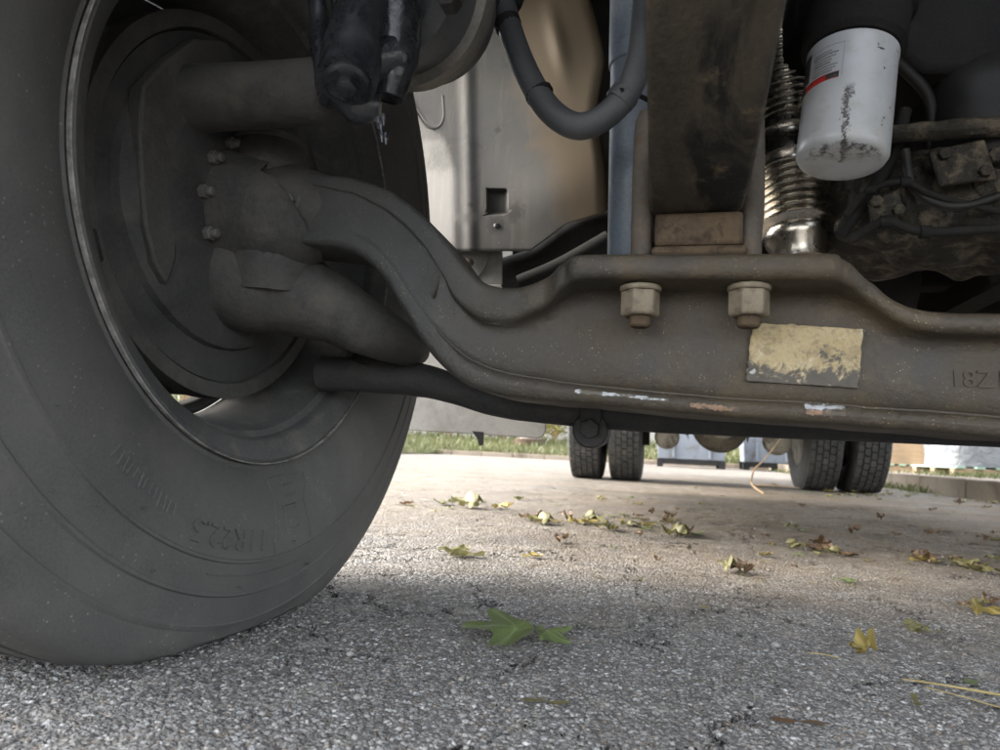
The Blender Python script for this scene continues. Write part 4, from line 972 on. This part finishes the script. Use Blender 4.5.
# wheel arches
for s in (-1, 1):
    cx = WC.x if s < 0 else 2*TC-WC.x; mb = MB()
    def arch(u, v):
        t = R(48)+R(110)*u; r = .64; return Vector((cx-.17+.36*v, FYX+r*math.cos(t), .54+r*math.sin(t)))
    mb.grid(arch, 30, 3); lab(mb.build('wheel_arch', 'black', truck, origin=(cx,FYX,1.0), solid=.006), 'black plastic wheel arch liner')
for s in (-1, 1):  # hidden strips added to keep side light off the wheel-well panel
    mb = MB()
    def blocker(u, v):
        t = R(6)+R(44)*u; r = .63; x = -.77+.15*v; return Vector((x if s < 0 else 2*TC-x, FYX+r*math.cos(t), .54+r*math.sin(t)))
    mb.grid(blocker, 14, 2); lab(mb.build('light_blocker', 'black', truck, origin=(-.7 if s < 0 else 2*TC+.7, 1.3, .8), solid=.006), 'unseen black strip added behind the front tyre to block side light')
# side steps, tanks, cargo body
mb = MB(); mb.bb((-.78,1.8,.46),(-.30,4.3,1.08)); lab(mb.build('fuel_tank', 'zinc', truck, origin=(-.54,3,.8), bevel=.09), 'long aluminium fuel tank')
mb = MB(); mb.bb((2*TC+.30,1.8,.50),(2*TC+.78,3.4,1.08)); lab(mb.build('battery_box', 'black', truck, origin=(2*TC+.54,2.6,.8), bevel=.03), 'black battery box')
mb = MB(); mb.bb((-.80,1.75,1.13),(2*TC+.80,8.9,3.7)); lab(mb.build('cargo_body', 'paint_white', truck, origin=(TC,5,1.1), bevel=.02), 'white cargo box body')

# ---- rear axle and duals
rax = empty('rear_axle', (TC, RY, .5), truck); lab(rax, 'rear drive axle with differential')
mb = MB(); mb.tube([(TC-.75,RY,.5),(TC-.3,RY,.5),(TC-.24,RY,.5)], [.07,.075,.14], 20, 3); mb.tube([(TC+.75,RY,.5),(TC+.3,RY,.5),(TC+.24,RY,.5)], [.07,.075,.14], 20, 3); mb.build('axle_tube', 'far_beige', rax)
mb = MB(); mb.lathe([(-.22,.08),(-.2,.12),(-.12,.17),(-.05,.225),(.05,.235),(.13,.18),(.18,.08)], 32, axis_mat((TC+.02,RY-.02,.5), (0,1,0))); mb.build('differential', 'far_beige', rax, ang=30)
mb = MB(); mb.lathe([(-.01,.175),(.012,.175)], 32, axis_mat((TC+.02,RY-.12,.5), (0,1,0))); mb.build('pinion_flange', 'oily_cast', rax)
for k in range(10):
    t = 2*PI*k/10; mb = MB(); hexagon(mb, Vector((TC+.02+.155*math.cos(t), RY-.135, .5+.155*math.sin(t))), (0,-1,0), .014, .014); mb.build('flange_bolt', 'far_beige', rax)
for px, rr in ((667,.095), (777,.105)):
    c0 = at(px, 437, 5.85); mb = MB(); mb.lathe([(-.1,.05),(-.09,rr*.86),(-.015,rr*.94),(-.013,rr*1.05),(.013,rr*1.05),(.015,rr*.94),(.11,rr*.88),(.13,.05)], 28, axis_mat((c0.x, 5.85, .375), (0,1,.15))); mb.build('spring_brake', 'far_beige', rax, ang=30)
for x in (TC-.5, TC+.5):
    mb = MB(); mb.bb((x-.05, RY-.75, .60), (x+.05, RY+.75, .66)); mb.bb((x-.05, RY-.45, .57), (x+.05, RY+.45, .598)); mb.build('rear_spring', 'black', rax)
mb = MB(); mb.tube([(TC+.02, 2.2, .72),(TC+.02, RY-.25, .52)], .055, 18); lab(mb.build('propshaft', 'black', truck, origin=(TC, 4, .6)), 'propeller shaft')
mb = MB(); A = at(655,432,5.9); mb.bb((A.x-.16, 5.86, .30), (A.x-.04, 5.9, .52)); mb.build('brake_bracket', 'black', rax)
def rear_wheel(x, dish):
    wh = empty('rear_wheel', (x, RY, .5), truck)
    prof = [(.098,.292),(.115,.306),(.128,.334),(.138,.37),(.14,.40),(.135,.45),(.124,.495),(.112,.508),(.105,.512)]
    prof = prof+[(-a, b_) for a, b_ in reversed(prof)]
    mb = MB(); mb.lathe(prof, 96); mb.f = mb.f[:-2]; mb.v = [tuple(v) for v in flatten(mb.v)]; o = mb.build('tyre', 'rubber_far'); o.parent = wh
    mb = MB(); nb = 54
    for rib, (x0, x1) in enumerate(((-.113,-.072),(-.066,-.026),(-.02,.02),(.026,.066),(.072,.113))):
        for k in range(nb):
            ph = (rib % 2)*.5; a0 = 2*PI*(k+ph+.09)/nb; a1 = 2*PI*(k+ph+.91)/nb; sk = .012
            L = []
            for r in (.505, .527):
                f_ = 1 if r < .52 else .96
                xa, xb = (x0+x1)/2-(x1-x0)/2*f_, (x0+x1)/2+(x1-x0)/2*f_
                edge = -.005 if rib in (0, 4) else 0
                L.append([Vector((xa, (r+edge)*math.cos(a0), (r+edge)*math.sin(a0))), Vector((xb, (r+edge)*math.cos(a0+sk), (r+edge)*math.sin(a0+sk))), Vector((xb, (r+edge)*math.cos(a1+sk), (r+edge)*math.sin(a1+sk))), Vector((xa, (r+edge)*math.cos(a1), (r+edge)*math.sin(a1)))])
            mb.loft(L)
    mb.v = [tuple(v) for v in flatten(mb.v)]
    o = mb.build('tread_blocks', 'rubber_far'); o['kind'] = 'stuff'; o.parent = wh
    mb = MB(); s = dish
    mb.lathe([(s*.115,.303),(s*.119,.297),(s*.105,.278),(s*.03,.262),(s*-.06,.255),(s*-.08,.2),(s*-.085,.11),(s*-.07,.0)], 64); o = mb.build('rim', 'far_beige', fix=True, solid=.006); o.parent = wh
    mb = MB(); mb.lathe([(s*-.082,.11),(s*.02,.105),(s*.03,.06)], 28); o = mb.build('hub', 'oily_cast'); o.parent = wh
    return wh
labs = ['outer rear tyre of the pair beside the beige brake can, tread to the front', 'inner rear tyre of the pair beside the beige brake can', 'inner rear tyre of the pair beside the kerb, hollow rim showing', 'outer rear tyre of the pair beside the kerb']
for x, dsh, l in zip((-1.08,-.75,.75,1.08), (-1,1,-1,1), labs): lab(rear_wheel(TC+x, dsh), l)

# ================================================================== SMALL THINGS ON THE ASPHALT
def leaf_mesh(name, lobes, curl, seed, mat, narrow=1.0, fold=0.0):
    r_ = random.Random(seed); n = 44; rings = 5
    def rad(t):
        if lobes == 1: return .5*(.30+.70*abs(math.cos(t))**1.6)*(1-.05*math.sin(23*t))
        a = 0
        for k, (ang_, ln) in enumerate(zip((0, 62, -62, 128, -128)[:lobes], (1, .86, .82, .52, .5))):
            d = (t-R(ang_)+PI) % (2*PI)-PI; a = max(a, ln*math.exp(-(d/.40)**2))
        return .5*(.34+.66*a)*(1+.07*math.sin(t*17+seed)+.04*math.sin(t*29+seed*2))
    V, vein = [Vector((0,0,0))], [1.0]
    for i in range(1, rings+1):
        for k in range(n):
            t = 2*PI*k/n; r = rad(t)*i/rings; V.append(Vector((r*math.cos(t), r*math.sin(t)*narrow, 0)))
            vv = 0
            for ang_ in (0, 62, -62, 128, -128)[:max(1, lobes)]:
                d = abs((t-R(ang_)+PI) % (2*PI)-PI); vv = max(vv, 1 if d < .08 else 0)
            vein.append(vv)
    Fc = [(0, 1+k, 1+(k+1) % n) for k in range(n)]
    for i in range(rings-1): Fc += [(1+i*n+k, 1+(i+1)*n+k, 1+(i+1)*n+(k+1)%n, 1+i*n+(k+1)%n) for k in range(n)]
    off = Vector((seed*3.1, seed*1.7, 0)); W = []
    for v in V:
        q = v.copy(); d = v.length
        q.z = curl*(.22*d*d+.20*mnoise.noise(v*3.2+off)+.10*mnoise.noise(v*7+off))+fold*abs(v.y)
        q.x += curl*.10*mnoise.noise(v*4+off+Vector((9,0,0))); q.y *= 1-.28*min(1.2, curl)
        W.append(q)
    zmin = min(q.z for q in W); W = [q-Vector((0,0,zmin)) for q in W]
    me = bpy.data.meshes.new(name); me.from_pydata([tuple(q) for q in W], [], Fc); me.polygons.foreach_set('use_smooth', [True]*len(me.polygons))
    at_ = me.attributes.new('vein', 'FLOAT', 'POINT'); at_.data.foreach_set('value', vein); me.materials.append(MATS[mat]); return me
LM = {}
for kind, mat, lob in (('green','leaf_green',3), ('yellow','leaf_yellow',3), ('lime','leaf_lime',5), ('brown','leaf_brown',5), ('sliver','leaf_lime',1), ('ysliver','leaf_yellow',1), ('bsliver','leaf_brown',1)):
    LM[kind] = [leaf_mesh('leaf', lob, {'green':.3,'yellow':.9,'lime':1.1,'brown':1.5}.get(kind, .35)*(1+.25*j), 3+j*7+len(kind), mat, .42 if lob == 1 else 1.0) for j in range(4)]
GROUPL = {'green': 'green fallen leaf', 'yellow': 'yellow fallen leaf', 'lime': 'crumpled yellow-green leaf', 'brown': 'curled dry brown leaf', 'sliver': 'narrow yellow-green leaf scrap', 'ysliver': 'narrow yellow leaf scrap', 'bsliver': 'narrow brown leaf scrap'}
def leaf(px, py, size, kind, rz=None, tilt=(0,0), label=None, mesh=None, zs=1.0, pos=None, lift=.0012):
    p = pos or gnd(px, py); me = mesh or rnd.choice(LM[kind]); o = bpy.data.objects.new('fallen_leaf', me); col.objects.link(o)
    o.location = (p.x, p.y, lift); o.rotation_euler = (Matrix.Rotation(tilt[0], 3, 'X') @ Matrix.Rotation(tilt[1], 3, 'Y') @ Matrix.Rotation(rnd.random()*2*PI if rz is None else rz, 3, 'Z')).to_euler(); o.scale = (size, size, size*zs*(1 if label else rnd.uniform(.4, .8)))
    if label: tag(o, label, 'leaf', 'fallen leaves')
    else:
        zone = 'beside the rear dual wheels' if p.y > 4.6 else 'in the open litter well behind the axle' if p.y > 2.3 else 'in the brown litter just behind the axle' if p.y > 1.3 else 'on the bare grey asphalt ahead of the litter'
        tag(o, ('large ' if size > .075 else 'small ' if size > .03 else 'tiny ')+GROUPL[kind]+' '+zone, 'leaf', 'fallen leaves '+zone)
    return o
# the green three-lobed leaf
bigm = leaf_mesh('leaf', 3, .16, 5, 'leaf_green')
leaf(515, 641, .135, 'green', R(196), (R(9), R(2)), 'large fresh green three-lobed leaf lying alone on the asphalt', bigm, 1.3, lift=.012)
darkm = leaf_mesh('leaf', 3, .5, 9, 'leaf_green')
leaf(545, 637, .075, 'green', R(-30), (R(14), R(10)), 'dark folded green leaf half tucked under the large green leaf', darkm, 1.2)
sm_ = leaf_mesh('leaf', 1, .25, 11, 'leaf_lime', .3); leaf(546, 704, .046, 'lime', R(8), (0,0), 'thin yellow-green leaf blade lying alone on bare asphalt', sm_)
curlm = leaf_mesh('leaf', 3, 2.2, 13, 'leaf_curled', .8, .35); leaf(870, 656, .052, 'yellow', R(205), (R(20), R(-12)), 'curled yellow leaf with dark hollow standing up on the asphalt', curlm, 1.2)
bm_ = leaf_mesh('leaf', 1, .3, 15, 'leaf_brown', .3); leaf(798, 724, .055, 'brown', R(5), (0,0), 'dark reddish-brown leaf flat on the asphalt near the straw', bm_)
ym = leaf_mesh('leaf', 5, .6, 21, 'leaf_yellow'); leaf(978, 612, .085, 'yellow', R(20), (R(8),0), 'broad yellow leaf with an orange edge near the straw stalk', ym)
lm_ = leaf_mesh('leaf', 5, .8, 23, 'leaf_lime'); leaf(452, 556, .13, 'lime', R(10), (0,0), 'big crumpled yellow-green leaf heap just behind the front tyre', lm_)
bigl = [(470,508,.2,'lime'),(445,505,.16,'lime'),(497,508,.13,'yellow'),(543,524,.13,'lime'),(530,520,.11,'brown'),(560,543,.07,'brown'),(575,523,.14,'yellow'),(592,523,.12,'lime'),(610,530,.11,'lime'),(628,526,.11,'lime'),
        (676,536,.16,'lime'),(690,534,.11,'green'),(667,522,.09,'yellow'),(650,527,.08,'yellow'),(625,517,.09,'lime'),(731,572,.09,'lime'),(745,574,.06,'brown'),(765,556,.065,'yellow'),(790,528,.09,'lime'),(800,531,.06,'green'),(827,551,.10,'brown'),(815,550,.07,'brown'),(845,556,.08,'brown'),
        (852,534,.09,'brown'),(922,560,.11,'brown'),(930,563,.08,'yellow'),(934,534,.09,'brown'),(966,565,.10,'lime'),(985,573,.10,'lime'),(955,560,.07,'brown'),(912,631,.045,'lime'),(925,633,.05,'sliver'),(705,608,.03,'ysliver'),(540,607,.025,'ysliver'),
        (405,505,.08,'brown'),(414,508,.05,'lime'),(520,500,.09,'lime'),(560,505,.07,'green'),(600,500,.08,'lime'),(640,505,.07,'yellow'),(700,505,.06,'yellow'),(740,510,.06,'lime'),(770,545,.04,'yellow'),(795,568,.03,'brown'),(655,560,.035,'brown'),(640,580,.03,'ysliver'),(600,578,.03,'ysliver'),
        (895,535,.05,'brown'),(985,540,.06,'brown'),(990,560,.07,'lime'),(995,604,.06,'brown'),(916,703,.035,'sliver'),(975,684,.03,'green'),(880,500,.07,'lime'),(850,496,.12,'lime'),(825,492,.11,'yellow'),(900,497,.08,'green'),(960,505,.08,'brown'),(985,508,.08,'lime')]
for a in bigl: leaf(*a)
for cx_, cy_ in ((470,505),(452,508),(540,522),(585,522),(615,528),(680,534),(664,522),(735,572),(825,550),(925,560),(975,568),(985,606),(845,494),(640,520)):
    for j in range(4):
        leaf(cx_+rnd.gauss(0, 11), cy_+rnd.gauss(0, 2.2), rnd.uniform(.03, .085)*(1 if cy_ < 560 else .7), rnd.choice(['lime','lime','brown','yellow','sliver']))
k = 0
while k < 170:
    y = 1.35+abs(rnd.gauss(0, 1.6)); x = rnd.uniform(-.35, 2.2)+.05*y
    if mnoise.noise(Vector((x*1.8, y*1.3, 2))) < rnd.uniform(-.35, .35): continue
    kd = rnd.choice(['lime','yellow','brown','sliver','ysliver','ysliver','bsliver','sliver','bsliver','green']); k += 1
    leaf(0, 0, rnd.uniform(.018, .045) if 'sliver' in kd else rnd.uniform(.03, .085), kd, pos=Vector((x, y, 0)))
for k in range(45):
    y = rnd.uniform(.72, 1.35); x = rnd.uniform(-.35, .9); kd = rnd.choice(['ysliver','bsliver','bsliver','sliver'])
    leaf(0, 0, rnd.uniform(.005, .014), kd, pos=Vector((x, y, 0)))
for k in range(40):
    leaf(0, 0, rnd.uniform(.06, .13), rnd.choice(['lime','yellow','green']), pos=Vector((rnd.uniform(.6, 2.25), rnd.uniform(5.1, 6.9), 0)))
# straw stalks
def stalk(P, r, mat, name, label, cat):
    mb = MB(); mb.tube(P, r, 8, 6); c = Vector(P[len(P)//2]); c.z = 0; tag(mb.build(name, mat, origin=c), label, cat)
G = lambda x, y, z=.004: gnd(x, y)+Vector((0,0,z))
stalk([G(903,683), G(930,690,.007), G(965,697,.008), G(1010,703,.006)], [.0007,.001,.0012,.0013], 'straw', 'straw_stalk', 'long yellow straw stalk lying beside the broad yellow leaf', 'straw')
stalk([G(925,690,.003), G(960,699,.003), G(1004,712,.003)], .0006, 'straw', 'straw_stalk', 'thin pale straw lying close under the thicker stalk', 'straw')
stalk([G(808,655,.003), G(825,658,.004), G(840,661,.003)], .0007, 'straw', 'straw_stalk', 'short pale straw beside the curled yellow leaf', 'straw')
# dry stem leaning under the rear axle
a = gnd(764, 494); b_ = at(754, 470, 5.2); c_ = at(772, 450, 5.3); d_ = at(785, 432, 5.4)
root = empty('dry_stem', (a.x, a.y, 0)); tag(root, 'dry brown plant stem leaning against the rear axle', 'twig')
mb = MB(); mb.tube([a-Vector((0,0,0)), at(752,484,5.25), b_, at(762,462,5.25), c_, d_], [.006,.007,.006,.006,.005,.004], 8, 6); o = mb.build('stem', 'twig', origin=(a.x,a.y,0)); o.parent = root; o.location = (0,0,0)
mb = MB(); mb.tube([at(752,485,5.25), at(780,486,5.2), at(800,487,5.2)+Vector((0,0,-.01))], [.004,.004,.003], 8, 5); o = mb.build('side_shoot', 'twig', origin=(a.x,a.y,0)); o.parent = root; o.location = (0,0,0)
# the pale pebble and loose grit
def stone_mesh(seed, s=(1,1,.7)):
    bm = bmesh.new(); bmesh.ops.create_icosphere(bm, subdivisions=2, radius=.5)
    for v in bm.verts:
        v.co = v.co*(1+.28*mnoise.noise(v.co*2.2+Vector((seed*5, 0, 0)))+.12*mnoise.noise(v.co*5+Vector((seed, 3, 0)))); v.co = Vector((v.co.x*s[0], v.co.y*s[1], v.co.z*s[2]))
    V = [v.co.copy() for v in bm.verts]; Fc = [tuple(v.index for v in f.verts) for f in bm.faces]; bm.free(); return V, Fc
for i, (px, py, s, l) in enumerate([(350,658,.008,'small tan pebble on the asphalt beside a crack near the tyre'), (776,649,.010,'small rounded grey pebble on bare asphalt'), (357,702,.007,'small orange-tan pebble on the asphalt in the foreground')]):
    V, Fc = stone_mesh(i+2); g = gnd(px, py); mb = MB(); mb.add([v*s+Vector((g.x, g.y, s*.3+.002)) for v in V], Fc); tag(mb.build('pebble', 'stone', origin=(g.x,g.y,0)), l, 'pebble')
stones = [stone_mesh(k) for k in range(5)]; mb = MB()
for k in range(1500):
    y = .5+rnd.random()**1.6*3.0; x = rnd.uniform(-.55, .8)*(.6+y*.6); s = min(.0055, max(.0015, rnd.lognormvariate(-5.9, .35)))
    V, Fc = stones[k % 5]; c = math.cos(k); sn = math.sin(k); mb.add([Vector(((v.x*c-v.y*sn)*s+x, (v.x*sn+v.y*c)*s+y, v.z*s+.002)) for v in V], Fc)
tag(mb.build('loose_grit', 'stone', fix=False, ang=180), 'loose grit scattered over the asphalt', 'grit', kind='stuff')
